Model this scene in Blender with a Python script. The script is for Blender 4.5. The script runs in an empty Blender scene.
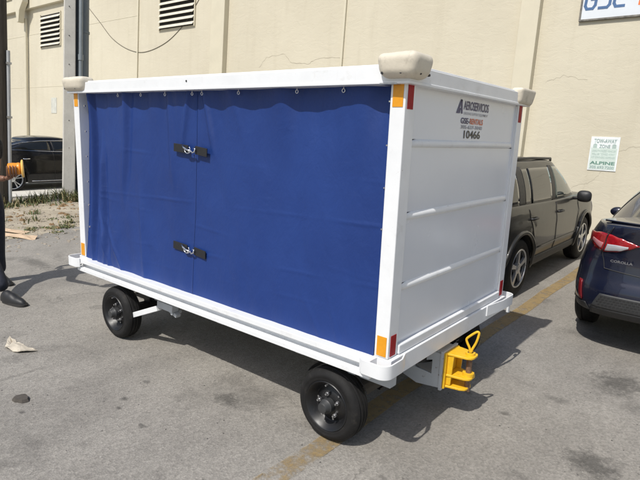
import bpy, bmesh, math, random
from math import sin, cos, pi, radians, sqrt
from mathutils import Vector, Matrix, noise
random.seed(7)
S = bpy.context.scene
C = S.collection
D = bpy.data

# ------------------------------------------------------------------ materials
def nt(name):
    m = D.materials.new(name); m.use_nodes = True
    t = m.node_tree; b = t.nodes['Principled BSDF']
    return m, t, b
def N(t, kind, **kw):
    n = t.nodes.new(kind)
    for k, v in kw.items():
        if k in n.inputs.keys() if hasattr(n.inputs, 'keys') else False: n.inputs[k].default_value = v
        else: setattr(n, k, v)
    return n
def ramp(t, src, stops):
    r = t.nodes.new('ShaderNodeValToRGB'); e = r.color_ramp.elements
    while len(e) < len(stops): e.new(0.5)
    for i, (p, c) in enumerate(stops):
        e[i].position = p; e[i].color = (c[0], c[1], c[2], 1) if hasattr(c, '__len__') else (c, c, c, 1)
    t.links.new(src, r.inputs[0]); return r.outputs[0]
def nz(t, vec, scale, detail=4, rough=.55, dist=0):
    n = t.nodes.new('ShaderNodeTexNoise'); n.inputs['Scale'].default_value = scale
    n.inputs['Detail'].default_value = detail; n.inputs['Roughness'].default_value = rough
    n.inputs['Distortion'].default_value = dist
    if vec is not None: t.links.new(vec, n.inputs['Vector'])
    return n.outputs['Fac']
def mixc(t, fac, a, b, mode='MIX'):
    m = t.nodes.new('ShaderNodeMix'); m.data_type = 'RGBA'; m.blend_type = mode
    for s, v in ((0, fac), (6, a), (7, b)):
        if isinstance(v, (int, float)): m.inputs[s].default_value = v
        elif isinstance(v, tuple): m.inputs[s].default_value = (*v, 1) if len(v) == 3 else v
        else: t.links.new(v, m.inputs[s])
    return m.outputs[2]
def mth(t, op, a, b=None, c=None):
    m = t.nodes.new('ShaderNodeMath'); m.operation = op
    for i, v in enumerate((a, b, c)):
        if v is None: continue
        if isinstance(v, (int, float)): m.inputs[i].default_value = v
        else: t.links.new(v, m.inputs[i])
    return m.outputs[0]
def coords(t, scale=(1, 1, 1), loc=(0, 0, 0), rot=(0, 0, 0)):
    tc = t.nodes.new('ShaderNodeTexCoord'); mp = t.nodes.new('ShaderNodeMapping')
    mp.inputs['Scale'].default_value = scale; mp.inputs['Location'].default_value = loc; mp.inputs['Rotation'].default_value = rot
    t.links.new(tc.outputs['Object'], mp.inputs['Vector']); return mp.outputs[0]
def bump(t, b, h, strength=.3, dist=.01, prev=None):
    n = t.nodes.new('ShaderNodeBump'); n.inputs['Strength'].default_value = strength; n.inputs['Distance'].default_value = dist
    t.links.new(h, n.inputs['Height'])
    if prev is not None: t.links.new(prev, n.inputs['Normal'])
    t.links.new(n.outputs[0], b.inputs['Normal']); return n.outputs[0]

def simple(name, col, rough=.5, metal=0, var=.12, vscale=6, bumps=None, coat=0, spec=None, dirt=None):
    m, t, b = nt(name)
    v = coords(t)
    f = nz(t, v, vscale, 5, .6)
    a = tuple(max(0, c * (1 - var)) for c in col); z = tuple(min(1, c * (1 + var)) for c in col)
    c = ramp(t, f, [(.3, a), (.7, z)])
    if dirt:
        g = ramp(t, nz(t, v, dirt[1], 8, .7), [(dirt[2], 0.0), (dirt[2] + .2, 1.0)])
        c = mixc(t, mth(t, 'MULTIPLY', g, dirt[3]), c, dirt[0])
    t.links.new(c, b.inputs['Base Color'])
    r = mth(t, 'MULTIPLY_ADD', nz(t, v, vscale * 2.3, 4), .2, rough - .1)
    t.links.new(r, b.inputs['Roughness'])
    b.inputs['Metallic'].default_value = metal
    if coat: b.inputs['Coat Weight'].default_value = coat; b.inputs['Coat Roughness'].default_value = .04
    if spec is not None: b.inputs['Specular IOR Level'].default_value = spec
    if bumps: bump(t, b, nz(t, v, bumps[0], 4, .6), bumps[1], bumps[2])
    return m

M = {}
M['white'] = simple('white_paint', (.76, .77, .78), .32, var=.04, bumps=(9, .12, .004), dirt=((.36, .31, .24), 7, .58, .35))
M['panel'] = simple('white_panel_paint', (.74, .755, .785), .24, var=.02, vscale=2, bumps=(1.6, .10, .012), dirt=((.5, .48, .43), 3, .6, .12))
M['greypaint'] = simple('grey_paint', (.42, .44, .46), .4, var=.08, dirt=((.2, .17, .13), 9, .58, .5))
M['hitchgrey'] = simple('pale_grey_paint', (.55, .57, .59), .4, var=.05, dirt=((.2, .17, .13), 9, .6, .45))
M['yellow'] = simple('yellow_paint', (.78, .46, .02), .42, var=.08, vscale=30, bumps=(90, .2, .002), dirt=((.16, .09, .04), 22, .6, .75))
M['rubber'] = simple('tyre_rubber', (.011, .0105, .0105), .7, var=.3, vscale=14, bumps=(120, .3, .002), dirt=((.07, .062, .05), 14, .56, .5), spec=.3)
M['blackmetal'] = simple('black_rim_paint', (.008, .008, .009), .42, var=.2, vscale=20, dirt=((.08, .07, .06), 25, .58, .4))
M['steel'] = simple('zinc_steel', (.45, .45, .46), .35, metal=.9, var=.15, vscale=40)
M['rusty'] = simple('rusty_steel', (.20, .12, .075), .7, metal=.2, var=.35, vscale=60, bumps=(80, .3, .002), dirt=((.35, .30, .25), 30, .55, .5))
M['chrome'] = simple('chrome', (.75, .75, .77), .15, metal=1, var=.03)
M['cap'] = simple('beige_rubber', (.66, .60, .49), .55, var=.06, vscale=9, bumps=(35, .25, .004), dirt=((.22, .18, .13), 9, .6, .45))
M['cap'] = simple('beige_rubber', (.64, .58, .47), .6, var=.08, vscale=9, bumps=(26, .35, .005), dirt=((.16, .14, .11), 13, .56, .55))
M['orange'] = simple('orange_reflector', (.72, .30, .01), .35, var=.05, vscale=50)
M['red'] = simple('red_reflector', (.34, .012, .018), .5, var=.08, vscale=50, spec=.15)
M['strap'] = simple('black_webbing', (.012, .012, .014), .7, var=.2, vscale=60, bumps=(300, .4, .001))
M['darkgap'] = simple('dark_hollow', (.012, .012, .012), .9)
M['navyink'] = simple('navy_ink', (.03, .03, .12), .4)
M['greyink'] = simple('grey_ink', (.32, .33, .38), .4)
M['redink'] = simple('orange_red_ink', (.60, .13, .06), .4)
M['blackink'] = simple('black_ink', (.02, .02, .025), .4)
M['pitch'] = simple('black_plastic', (.02, .02, .021), .5, var=.2, vscale=20)
M['darkplastic'] = simple('dark_grey_plastic', (.035, .036, .037), .55, var=.15, vscale=30)
M['alloy'] = simple('silver_alloy', (.55, .56, .57), .3, metal=.7, var=.05)
M['lens_red'] = simple('red_lens', (.30, .007, .011), .15, coat=.6, var=.3, vscale=45)
M['lens_dark'] = simple('dim_red_lens', (.16, .008, .012), .3)
M['lens_pink'] = simple('pink_lens', (.42, .16, .17), .15, coat=1)
M['lens_clear'] = simple('clear_lens', (.55, .55, .57), .1, coat=1, metal=.3)
M['concrete'] = simple('pole_concrete', (.56, .54, .49), .85, var=.12, vscale=3, bumps=(40, .4, .006), dirt=((.25, .23, .2), 6, .55, .5))
M['steelpole'] = simple('blue_grey_steel', (.12, .145, .165), .5, var=.15, vscale=3, dirt=((.2, .2, .19), 5, .55, .4))
M['riser'] = simple('riser_grey', (.22, .25, .27), .5, var=.1)
M['conduit'] = simple('conduit_grey', (.42, .43, .43), .5, var=.1)
M['cream'] = simple('cream_trim_paint', (.61, .56, .43), .8, var=.05, vscale=2, bumps=(25, .3, .004), dirt=((.4, .34, .25), 2, .6, .4))
M['louvre'] = simple('louvre_cream', (.62, .58, .48), .7, var=.05, vscale=4)
M['dust'] = simple('torn_cardboard', (.50, .37, .25), .9, var=.15, vscale=12)
M['paper'] = simple('dirty_paper', (.46, .41, .33), .9, var=.2, vscale=14)
M['stone'] = simple('dark_stone', (.075, .065, .055), .9, var=.3, vscale=20, bumps=(30, .5, .006))
M['skin'] = simple('brown_skin', (.20, .095, .055), .5, var=.08, vscale=20)
M['shirt'] = simple('black_cotton', (.018, .018, .02), .9, var=.2, vscale=20, bumps=(14, .5, .02))
M['denim'] = simple('dark_denim', (.017, .02, .032), .85, var=.25, vscale=30, bumps=(16, .5, .02))
M['shoe'] = simple('black_shoe_leather', (.015, .015, .016), .5, var=.2)
M['sole'] = simple('dark_sole', (.03, .028, .026), .8)
M['hair'] = simple('black_hair', (.01, .009, .008), .6, bumps=(80, .5, .01))
M['toolorange'] = simple('orange_plastic', (.75, .27, .02), .4, var=.06, vscale=20, dirt=((.3, .15, .05), 20, .6, .4))
M['toolyellow'] = simple('yellow_orange_rim', (.80, .48, .12), .4)
M['crackline'] = simple('crack_shade', (.36, .32, .24), .9)
M['wirerubber'] = simple('weathered_wire', (.10, .085, .06), .7)
M['ventdark'] = simple('vent_hollow', (.02, .018, .015), .9)
M['signwhite'] = simple('sign_white', (.66, .69, .72), .4, var=.04, vscale=3)
M['signframe'] = simple('sign_frame_worn', (.16, .15, .13), .7, var=.5, vscale=14)
M['signblue'] = simple('sign_blue', (.06, .13, .27), .5)
M['signorange'] = simple('sign_orange', (.72, .17, .04), .5)
M['towpale'] = simple('pale_green_sign', (.58, .66, .60), .5, var=.06, vscale=9)
M['towwhite'] = simple('tow_sign_white', (.75, .78, .77), .5)
M['towink'] = simple('tow_sign_faded_ink', (.28, .37, .35), .6)
M['towinkfaint'] = simple('tow_sign_very_faded_ink', (.42, .52, .47), .6)
M['towdark'] = simple('tow_sign_dark_green', (.12, .24, .19), .6)
M['towblock'] = simple('faded_notice', (.56, .56, .50), .6)
M['leafdry'] = simple('dry_leaf', (.22, .14, .07), .9, var=.3, vscale=30)
M['pebble'] = simple('pebbles', (.30, .26, .21), .9, var=.3, vscale=3)
M['darkpebble'] = simple('dark_grit', (.08, .075, .07), .9, var=.3, vscale=3)

def paint(name, col, rough=.3, metal=.55, flake=.1, coat=1):
    m, t, b = nt(name); v = coords(t)
    c = ramp(t, nz(t, v, 900, 2), [(.35, tuple(x * (1 - flake * 2) for x in col)), (.7, tuple(x * (1 + flake * 3) for x in col))])
    d = ramp(t, nz(t, v, 3, 7, .7), [(.45, 0.0), (.8, 1.0)])
    t.links.new(mixc(t, mth(t, 'MULTIPLY', d, .12), c, (.16, .145, .12)), b.inputs['Base Color'])
    b.inputs['Roughness'].default_value = rough; b.inputs['Metallic'].default_value = metal
    b.inputs['Coat Weight'].default_value = coat; b.inputs['Coat Roughness'].default_value = .05; b.inputs['Specular IOR Level'].default_value = .5*coat
    bump(t, b, nz(t, v, 2.2, 2), .1, .02)
    return m
M['suvpaint'] = paint('dark_grey_metallic', (.026, .0255, .024), .4, .3, coat=.45)
M['navypaint'] = paint('dark_navy_metallic', (.008, .011, .028), .25, .3, coat=.8)
M['blackpaint'] = paint('gloss_black', (.004, .004, .005), .25, .0, coat=.4)
def glass(name, col, rough=.03):
    m, t, b = nt(name)
    b.inputs['Base Color'].default_value = (*col, 1); b.inputs['Roughness'].default_value = rough
    b.inputs['Coat Weight'].default_value = .25; b.inputs['Coat Roughness'].default_value = .02
    b.inputs['Specular IOR Level'].default_value = .5
    v = coords(t); t.links.new(ramp(t, nz(t, v, 3, 3), [(.3, tuple(c * .7 for c in col)), (.7, tuple(c * 1.3 for c in col))]), b.inputs['Base Color'])
    return m
M['tint'] = glass('tinted_glass', (.010, .011, .011))
M['tintlight'] = glass('light_tinted_glass', (.10, .12, .10))

def chips(m, th, col):
    t = m.node_tree; b = t.nodes['Principled BSDF']; l = b.inputs['Base Color'].links[0]; src = l.from_socket; v = coords(t)
    k = ramp(t, mth(t, 'ADD', nz(t, v, 34, 6, .7), mth(t, 'MULTIPLY', nz(t, v, 2.5, 3), .22)), [(th, 0.0), (th + .03, 1.0)])
    run = ramp(t, nz(t, coords(t, (26, 26, 1.6)), 1.3, 6, .7), [(.60, 0.0), (.80, 1.0)])
    c = mixc(t, mth(t, 'MULTIPLY', run, .22), src, (.40, .34, .26))
    t.links.new(mixc(t, mth(t, 'MULTIPLY', k, .75), c, col), b.inputs['Base Color'])
chips(M['white'], .80, (.20, .13, .08)); chips(M['hitchgrey'], .77, (.16, .10, .06)); chips(M['yellow'], .77, (.12, .08, .05))
# vinyl curtain
def vinyl():
    m, t, b = nt('blue_vinyl'); v = coords(t)
    c = ramp(t, nz(t, v, 1.3, 6, .6), [(.3, (.008, .030, .150)), (.7, (.013, .043, .195))])
    scr = ramp(t, nz(t, coords(t, (2, 1, 14)), 1.5, 8, .75), [(.62, 0.0), (.75, 1.0)])
    c = mixc(t, mth(t, 'MULTIPLY', scr, .18), c, (.10, .15, .34))
    t.links.new(c, b.inputs['Base Color'])
    b.inputs['Specular IOR Level'].default_value = .38
    t.links.new(mth(t, 'MULTIPLY_ADD', nz(t, v, 4, 5), .25, .36), b.inputs['Roughness'])
    p = bump(t, b, nz(t, coords(t, (1.6, 1, .9)), 5, 6, .62, .4), .5, .014)
    bump(t, b, nz(t, v, 600, 1), .12, .001, p)
    return m
M['vinyl'] = vinyl()

def stucco():
    m, t, b = nt('cream_stucco'); v = coords(t)
    c = ramp(t, nz(t, v, .35, 6, .6), [(.3, (.55, .50, .385)), (.7, (.63, .58, .455))])
    st = ramp(t, nz(t, coords(t, (2.2, 1, .22)), 1.6, 7, .65), [(.52, 0.0), (.78, 1.0)])
    c = mixc(t, mth(t, 'MULTIPLY', st, .38), c, (.47, .42, .31))
    h = ramp(t, nz(t, coords(t, (.15, 1, 3.0)), 2.2, 5, .6), [(.6, 0.0), (.72, 1.0)])
    c = mixc(t, mth(t, 'MULTIPLY', h, .14), c, (.44, .40, .33))
    t.links.new(c, b.inputs['Base Color']); b.inputs['Roughness'].default_value = .9
    lum = ramp(t, nz(t, coords(t, (1, 1, 2.2)), 3.2, 9, .62, .6), [(.44, 0.0), (.5, .7), (.62, 1.0)])
    p = bump(t, b, lum, .15, .012)
    bump(t, b, nz(t, v, 45, 4, .6), .3, .005, p)
    return m
M['stucco'] = stucco()

def asphalt():
    m, t, b = nt('worn_asphalt'); v = coords(t)
    c = ramp(t, nz(t, v, .8, 7, .62), [(.28, (.192, .178, .157)), (.72, (.30, .28, .248))])
    # streaky wear
    w = ramp(t, nz(t, coords(t, (1.0, .35, 1), rot=(0, 0, .5)), 3.0, 8, .7), [(.4, 0.0), (.75, 1.0)])
    c = mixc(t, mth(t, 'MULTIPLY', w, .35), c, (.42, .39, .345))
    # blotchy dark stains, random
    d = ramp(t, nz(t, v, 1.9, 9, .68, .4), [(.55, 0.0), (.66, 1.0)])
    c = mixc(t, mth(t, 'MULTIPLY', d, .42), c, (.095, .088, .078))
    sp = ramp(t, nz(t, v, 9, 5, .65), [(.66, 0.0), (.72, 1.0)])
    c = mixc(t, mth(t, 'MULTIPLY', sp, .55), c, (.06, .055, .05))
    # placed stains (x, y, rx, ry, strength): real oil marks on the lot
    sepv = t.nodes.new('ShaderNodeTexCoord').outputs['Object']
    for (x, y, rx, ry, k) in STAINS:
        mp = t.nodes.new('ShaderNodeMapping'); t.links.new(sepv, mp.inputs[0]); mp.vector_type = 'POINT'
        mp.inputs['Location'].default_value = (-x / rx, -y / ry, 0); mp.inputs['Scale'].default_value = (1 / rx, 1 / ry, 0)
        ln = t.nodes.new('ShaderNodeVectorMath'); ln.operation = 'LENGTH'; t.links.new(mp.outputs[0], ln.inputs[0])
        f = mth(t, 'ADD', ln.outputs['Value'], mth(t, 'MULTIPLY', nz(t, sepv, 13, 8, .8), 2.6))
        f = ramp(t, f, [(.0, 1.0), (.999, 0.0)]) if False else mth(t, 'MULTIPLY', mth(t, 'MINIMUM', mth(t, 'MAXIMUM', mth(t, 'MULTIPLY', mth(t, 'SUBTRACT', 2.15, f), 1.8), 0.0), 1.0), k)
        c = mixc(t, f, c, (.075, .07, .062))
    # aggregate
    ag = t.nodes.new('ShaderNodeTexVoronoi'); ag.inputs['Scale'].default_value = 95; t.links.new(v, ag.inputs['Vector'])
    agc = ramp(t, ag.outputs['Color'], [(.15, .6), (.55, 1.0), (.95, 1.4)])
    c = mixc(t, .5, c, agc, 'MULTIPLY')
    fine = ramp(t, nz(t, v, 320, 3, .7), [(.3, .55), (.7, 1.4)])
    c = mixc(t, .55, c, fine, 'MULTIPLY')
    wsp = ramp(t, nz(t, v, 46, 2, .5), [(.735, 0.0), (.76, 1.0)])
    c = mixc(t, mth(t, 'MULTIPLY', wsp, .6), c, (.55, .53, .48))
    # hairline cracks
    cr = t.nodes.new('ShaderNodeTexVoronoi'); cr.feature = 'DISTANCE_TO_EDGE'; cr.inputs['Scale'].default_value = .55
    dv = t.nodes.new('ShaderNodeVectorMath'); dv.operation = 'ADD'
    nn = t.nodes.new('ShaderNodeTexNoise'); nn.inputs['Scale'].default_value = 2.6; nn.inputs['Detail'].default_value = 8
    t.links.new(v, nn.inputs['Vector'])
    sc = t.nodes.new('ShaderNodeVectorMath'); sc.operation = 'SCALE'; sc.inputs['Scale'].default_value = .8
    t.links.new(nn.outputs['Color'], sc.inputs[0]); t.links.new(v, dv.inputs[0]); t.links.new(sc.outputs[0], dv.inputs[1])
    t.links.new(dv.outputs[0], cr.inputs['Vector'])
    ck = ramp(t, cr.outputs['Distance'], [(.0, 1.0), (.006, 0.0)])
    gate = ramp(t, nz(t, v, .7, 3), [(.5, 0.0), (.6, 1.0)])
    ckm = mth(t, 'MULTIPLY', ck, gate)
    c = mixc(t, mth(t, 'MULTIPLY', ckm, .6), c, (.08, .075, .065))
    t.links.new(c, b.inputs['Base Color'])
    t.links.new(mth(t, 'MULTIPLY_ADD', nz(t, v, 3, 4), -.2, .95), b.inputs['Roughness'])
    p = bump(t, b, ag.outputs['Distance'], .5, .004)
    p = bump(t, b, nz(t, v, 260, 3, .7), .5, .004, p)
    sc2 = ramp(t, nz(t, v, 28, 3, .5), [(.70, 0.0), (.74, 1.0)])
    p = bump(t, b, sc2, .3, .006, p)
    bump(t, b, nz(t, v, 1.6, 4), .4, .03, p)
    return m
STAINS = [(.84, .74, .20, .20, .8), (.76, 1.93, .24, .26, .75), (-1.06, -.10, .13, .09, .75), (-5.2, .55, .55, .16, .6), (-.95, .02, .30, .16, .35),
          (-1.52, -.52, .05, .035, .9), (-1.45, -.60, .035, .025, .8), (-1.18, -.62, .05, .03, .7), (.30, .95, .05, .04, .7), (.50, 1.37, .12, .07, .45), (-1.62, -.30, .04, .03, .7),
          (-2.3, -.9, .03, .4, .35), (-1.8, -1.0, .035, .025, .8), (.02, 1.05, .05, .03, .6), (.35, 2.8, .3, .12, .4)]
M['asphalt'] = asphalt()

def faded_line():
    m, t, b = nt('faded_yellow_paint'); v = coords(t)
    c = ramp(t, nz(t, v, 5, 6, .7), [(.3, (.29, .20, .085)), (.7, (.37, .27, .13))])
    c = mixc(t, .5, c, ramp(t, nz(t, v, 260, 3, .7), [(.3, .6), (.7, 1.35)]), 'MULTIPLY')
    t.links.new(c, b.inputs['Base Color']); b.inputs['Roughness'].default_value = .85
    sep = t.nodes.new('ShaderNodeSeparateXYZ'); t.links.new(v, sep.inputs[0])
    near = mth(t, 'MINIMUM', mth(t, 'MAXIMUM', mth(t, 'MULTIPLY_ADD', sep.outputs[1], -.24, .02), -.03), .13)
    w = mth(t, 'ADD', nz(t, v, 11, 9, .75), near)
    mask = ramp(t, w, [(.46, 1.0), (.66, 0.0)])
    t.links.new(mth(t, 'MULTIPLY', mask, .78), b.inputs['Alpha'])
    bump(t, b, nz(t, v, 260, 3), .5, .003)
    return m
M['line'] = faded_line()

def sand():
    m, t, b = nt('sandy_dirt'); v = coords(t)
    c = ramp(t, nz(t, v, 1.8, 9, .7), [(.3, (.24, .20, .145)), (.55, (.42, .365, .275)), (.8, (.50, .45, .36))])
    c = mixc(t, .7, c, ramp(t, nz(t, v, 60, 4, .7), [(.3, .6), (.7, 1.3)]), 'MULTIPLY')
    t.links.new(c, b.inputs['Base Color']); b.inputs['Roughness'].default_value = .95
    bump(t, b, nz(t, v, 22, 8, .7), .8, .03)
    return m
M['sand'] = sand()
def woodpole():
    m, t, b = nt('weathered_wood'); v = coords(t, (14, 14, .8))
    c = ramp(t, nz(t, v, 2, 8, .7), [(.25, (.028, .023, .018)), (.75, (.10, .082, .062))])
    t.links.new(c, b.inputs['Base Color']); b.inputs['Roughness'].default_value = .9
    bump(t, b, nz(t, v, 3, 8, .7), .8, .02); return m
M['wood'] = woodpole()
def grassm():
    m, t, b = nt('weeds'); 
    oi = t.nodes.new('ShaderNodeNewGeometry')
    c = ramp(t, oi.outputs['Random Per Island'], [(0, (.05, .075, .025)), (.55, (.10, .125, .04)), (.75, (.24, .20, .10)), (1, (.34, .27, .15))])
    t.links.new(c, b.inputs['Base Color']); b.inputs['Roughness'].default_value = .8
    return m
M['grass'] = grassm()

# ------------------------------------------------------------------ mesh helper
class MB:
    def __init__(s): s.bm = bmesh.new()
    def add(s, verts, faces):
        vs = [s.bm.verts.new(v) for v in verts]
        out = []
        for f in faces:
            try: out.append(s.bm.faces.new([vs[i] for i in f]))
            except ValueError: pass
        return vs
    def box(s, a, b):
        x0, y0, z0 = a; x1, y1, z1 = b
        v = [(x0,y0,z0),(x1,y0,z0),(x1,y1,z0),(x0,y1,z0),(x0,y0,z1),(x1,y0,z1),(x1,y1,z1),(x0,y1,z1)]
        s.add(v, [(0,3,2,1),(4,5,6,7),(0,1,5,4),(1,2,6,5),(2,3,7,6),(3,0,4,7)]); return s
    def obox(s, c, ax, ay, az):
        c, ax, ay, az = map(Vector, (c, ax, ay, az))
        v = [c + i*ax + j*ay + k*az for k in (-1,1) for i, j in ((-1,-1),(1,-1),(1,1),(-1,1))]
        s.add(v, [(0,3,2,1),(4,5,6,7),(0,1,5,4),(1,2,6,5),(2,3,7,6),(3,0,4,7)]); return s
    def cyl(s, a, b, r, r2=None, n=24, cap=True):
        a, b = Vector(a), Vector(b); r2 = r if r2 is None else r2
        d = (b - a).normalized(); u = d.orthogonal().normalized(); w = d.cross(u)
        v = [a + r*(cos(2*pi*i/n)*u + sin(2*pi*i/n)*w) for i in range(n)] + [b + r2*(cos(2*pi*i/n)*u + sin(2*pi*i/n)*w) for i in range(n)]
        f = [(i, (i+1)%n, n+(i+1)%n, n+i) for i in range(n)]
        if cap: f += [tuple(range(n-1,-1,-1)), tuple(range(n, 2*n))]
        s.add(v, f); return s
    def tube(s, pts, r, n=8, closed=False):
        P = [Vector(p) for p in pts]; m = len(P); rings = []; u = None
        for i, p in enumerate(P):
            a = P[i-1] if (i > 0 or closed) else p; b = P[(i+1) % m] if (i < m-1 or closed) else p
            d = (b - a).normalized()
            u = d.orthogonal().normalized() if u is None else (u - d*u.dot(d)).normalized()
            w = d.cross(u); rr = r[i] if hasattr(r, '__len__') else r
            rings.append([p + rr*(cos(2*pi*k/n)*u + sin(2*pi*k/n)*w) for k in range(n)])
        v = [q for ring in rings for q in ring]; f = []
        for i in range(m if closed else m-1):
            j = (i+1) % m
            f += [(i*n+k, i*n+(k+1)%n, j*n+(k+1)%n, j*n+k) for k in range(n)]
        if not closed: f += [tuple(range(n-1,-1,-1)), tuple((m-1)*n+k for k in range(n))]
        s.add(v, f); return s
    def prism(s, poly, axis, a, b):
        def P(u, v, w):
            return {'x': (w,u,v), 'y': (u,w,v), 'z': (u,v,w)}[axis]
        n = len(poly)
        v = [P(u, w, a) for u, w in poly] + [P(u, w, b) for u, w in poly]
        s.add(v, [tuple(range(n-1,-1,-1)), tuple(range(n, 2*n))] + [(i,(i+1)%n,n+(i+1)%n,n+i) for i in range(n)]); return s
    def lathe(s, prof, c, axis, n=48):
        # prof: (radius, offset along axis)
        c = Vector(c); d = Vector(axis).normalized(); u = d.orthogonal().normalized(); w = d.cross(u); m = len(prof)
        v = []
        for k in range(n):
            e = cos(2*pi*k/n)*u + sin(2*pi*k/n)*w
            v += [c + r*e + h*d for r, h in prof]
        s.add(v, [(k*m+i, k*m+i+1, ((k+1)%n)*m+i+1, ((k+1)%n)*m+i) for k in range(n) for i in range(m-1)]); return s
    def grid(s, fn, nu, nv):
        v = [fn(i/nu, j/nv) for j in range(nv+1) for i in range(nu+1)]
        s.add(v, [(j*(nu+1)+i, j*(nu+1)+i+1, (j+1)*(nu+1)+i+1, (j+1)*(nu+1)+i) for j in range(nv) for i in range(nu)]); return s
    def build(s, name, mat, parent=None, smooth=False, bevel=0, seg=2, angle=40, weld=False, solid=0):
        if weld: bmesh.ops.remove_doubles(s.bm, verts=s.bm.verts, dist=1e-5)
        bmesh.ops.recalc_face_normals(s.bm, faces=s.bm.faces)
        me = D.meshes.new(name); s.bm.to_mesh(me); s.bm.free()
        return link(name, me, mat, parent, smooth, bevel, seg, angle, solid)
ORG = {}
def pieces(m, name, mat, parent, **k):
    # every loose piece becomes an object of its own
    bm = m.bm; bm.verts.ensure_lookup_table(); seen = set(); out = []
    for v in bm.verts:
        if v in seen: continue
        st = [v]; seen.add(v); isl = []
        while st:
            q = st.pop(); isl.append(q)
            for e in q.link_edges:
                w_ = e.other_vert(q)
                if w_ not in seen: seen.add(w_); st.append(w_)
        ix = {q: i for i, q in enumerate(isl)}; fs = {f_ for q in isl for f_ in q.link_faces}
        n_ = MB(); n_.add([q.co.copy() for q in isl], [[ix[q] for q in f_.verts] for f_ in fs]); out.append(n_.build(name, mat, parent, **k))
    bm.free(); return out
def link(name, me, mat, parent=None, smooth=False, bevel=0, seg=2, angle=40, solid=0):
    o = D.objects.new(name, me); C.objects.link(o)
    if mat is not None: me.materials.append(M[mat] if isinstance(mat, str) else mat)
    if parent:
        o.parent = parent
        if parent.name in ORG: o.location = -ORG[parent.name]
    if smooth:
        for p in me.polygons: p.use_smooth = True
    if solid:
        q = o.modifiers.new('thick', 'SOLIDIFY'); q.thickness = solid; q.offset = 0
    if bevel:
        b = o.modifiers.new('bevel', 'BEVEL'); b.width = bevel; b.segments = seg; b.limit_method = 'ANGLE'; b.angle_limit = radians(angle)
        for p in me.polygons: p.use_smooth = True
        b.harden_normals = True
    elif smooth and smooth != 'all':
        try: me.set_sharp_from_angle(angle=radians(angle))
        except Exception: pass
    return o
def thing(name, label, cat, loc=(0,0,0), group=None, world=True):
    o = D.objects.new(name, None); C.objects.link(o); o.location = loc; o.empty_display_size = .2
    if world: ORG[o.name] = Vector(loc)
    o['label'] = label; o['category'] = cat
    if group: o['group'] = group
    return o
def tag(o, label, cat, group=None, kind=None):
    o['label'] = label; o['category'] = cat
    if group: o['group'] = group
    if kind: o['kind'] = kind
    return o
def struct(o): o['kind'] = 'structure'; return o

def text(name, s, mat, parent, o, right, up, w, h, font_bold=0, thick=.0008, shear=0):
    cu = D.curves.new('tmp', 'FONT'); cu.body = s; cu.size = 1; cu.align_x = 'LEFT'; cu.resolution_u = 3; cu.offset = font_bold; cu.shear = shear
    t = D.objects.new('tmp', cu); C.objects.link(t)
    dg = bpy.context.evaluated_depsgraph_get(); me = D.meshes.new_from_object(t.evaluated_get(dg))
    D.objects.remove(t); D.curves.remove(cu)
    xs = [v.co.x for v in me.vertices]; ys = [v.co.y for v in me.vertices]
    x0, x1, y0, y1 = min(xs), max(xs), min(ys), max(ys)
    o, right, up = Vector(o), Vector(right), Vector(up); n = right.cross(up).normalized()
    for v in me.vertices:
        a, b = (v.co.x - x0)/(x1-x0)*w, (v.co.y - y0)/(y1-y0)*h
        v.co = o + right*a + up*b + n*thick
    me.name = name; me.materials.clear()
    return link(name, me, mat, parent)

# ------------------------------------------------------------------ camera / light / world
cam = D.cameras.new('camera'); co = D.objects.new('camera', cam); C.objects.link(co); S.camera = co
CP = (1.253, -2.143, 1.641); yaw, pitch, roll, F = -.673, .197, .041, 532.2
f = Vector((sin(yaw)*cos(pitch), cos(yaw)*cos(pitch), -sin(pitch))); r = Vector((cos(yaw), -sin(yaw), 0)); u = r.cross(f)
r2 = r*cos(roll) + u*sin(roll); u2 = -r*sin(roll) + u*cos(roll)
co.matrix_world = Matrix(((r2.x, u2.x, -f.x, CP[0]), (r2.y, u2.y, -f.y, CP[1]), (r2.z, u2.z, -f.z, CP[2]), (0,0,0,1)))
cam.sensor_width = 36; cam.lens = F/640*36; cam.clip_start = .05; cam.clip_end = 2000

w = D.worlds.new('World'); S.world = w; w.use_nodes = True; t = w.node_tree
sky = t.nodes.new('ShaderNodeTexSky'); sky.sky_type = 'NISHITA'; sky.sun_disc = False
SUND = Vector((-.028, .72, -1)).normalized()
sky.sun_elevation = math.asin(-SUND.z); sky.sun_rotation = math.atan2(-SUND.x, -SUND.y)
sky.air_density = 1.2; sky.dust_density = 2.0; sky.ozone_density = 1.0
t.links.new(sky.outputs[0], t.nodes['Background'].inputs[0]); t.nodes['Background'].inputs[1].default_value = .11
sl = D.lights.new('sun', 'SUN'); sl.energy = 3.7; sl.angle = radians(.53); sl.color = (1, .965, .905)
so = D.objects.new('sun', sl); C.objects.link(so); so.rotation_euler = SUND.to_track_quat('-Z', 'Y').to_euler(); so.location = (0, -10, 20)
S.view_settings.view_transform = 'Standard'; S.view_settings.look = 'None'; S.view_settings.gamma = 1
S.view_settings.use_curve_mapping = False; S.view_settings.exposure = 0.12

# ------------------------------------------------------------------ ground
g = MB(); g.box((-400, -400, -.3), (400, 400, 0)); struct(g.build('ground', 'asphalt'))
def line_fn(x0, x1, y0, y1, name):
    m = MB(); m.grid(lambda a, b: (x0 + (x1-x0)*a + .008*sin(b*31) + .006*noise.noise((a*3, b*30, 0)), y0 + (y1-y0)*b, .004), 2, 60)
    return struct(m.build(name, 'line'))
line_fn(-.385, -.255, -.55, 7.6, 'parking_line')
line_fn(2.35, 2.48, -.5, 7.6, 'parking_line')
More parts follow.
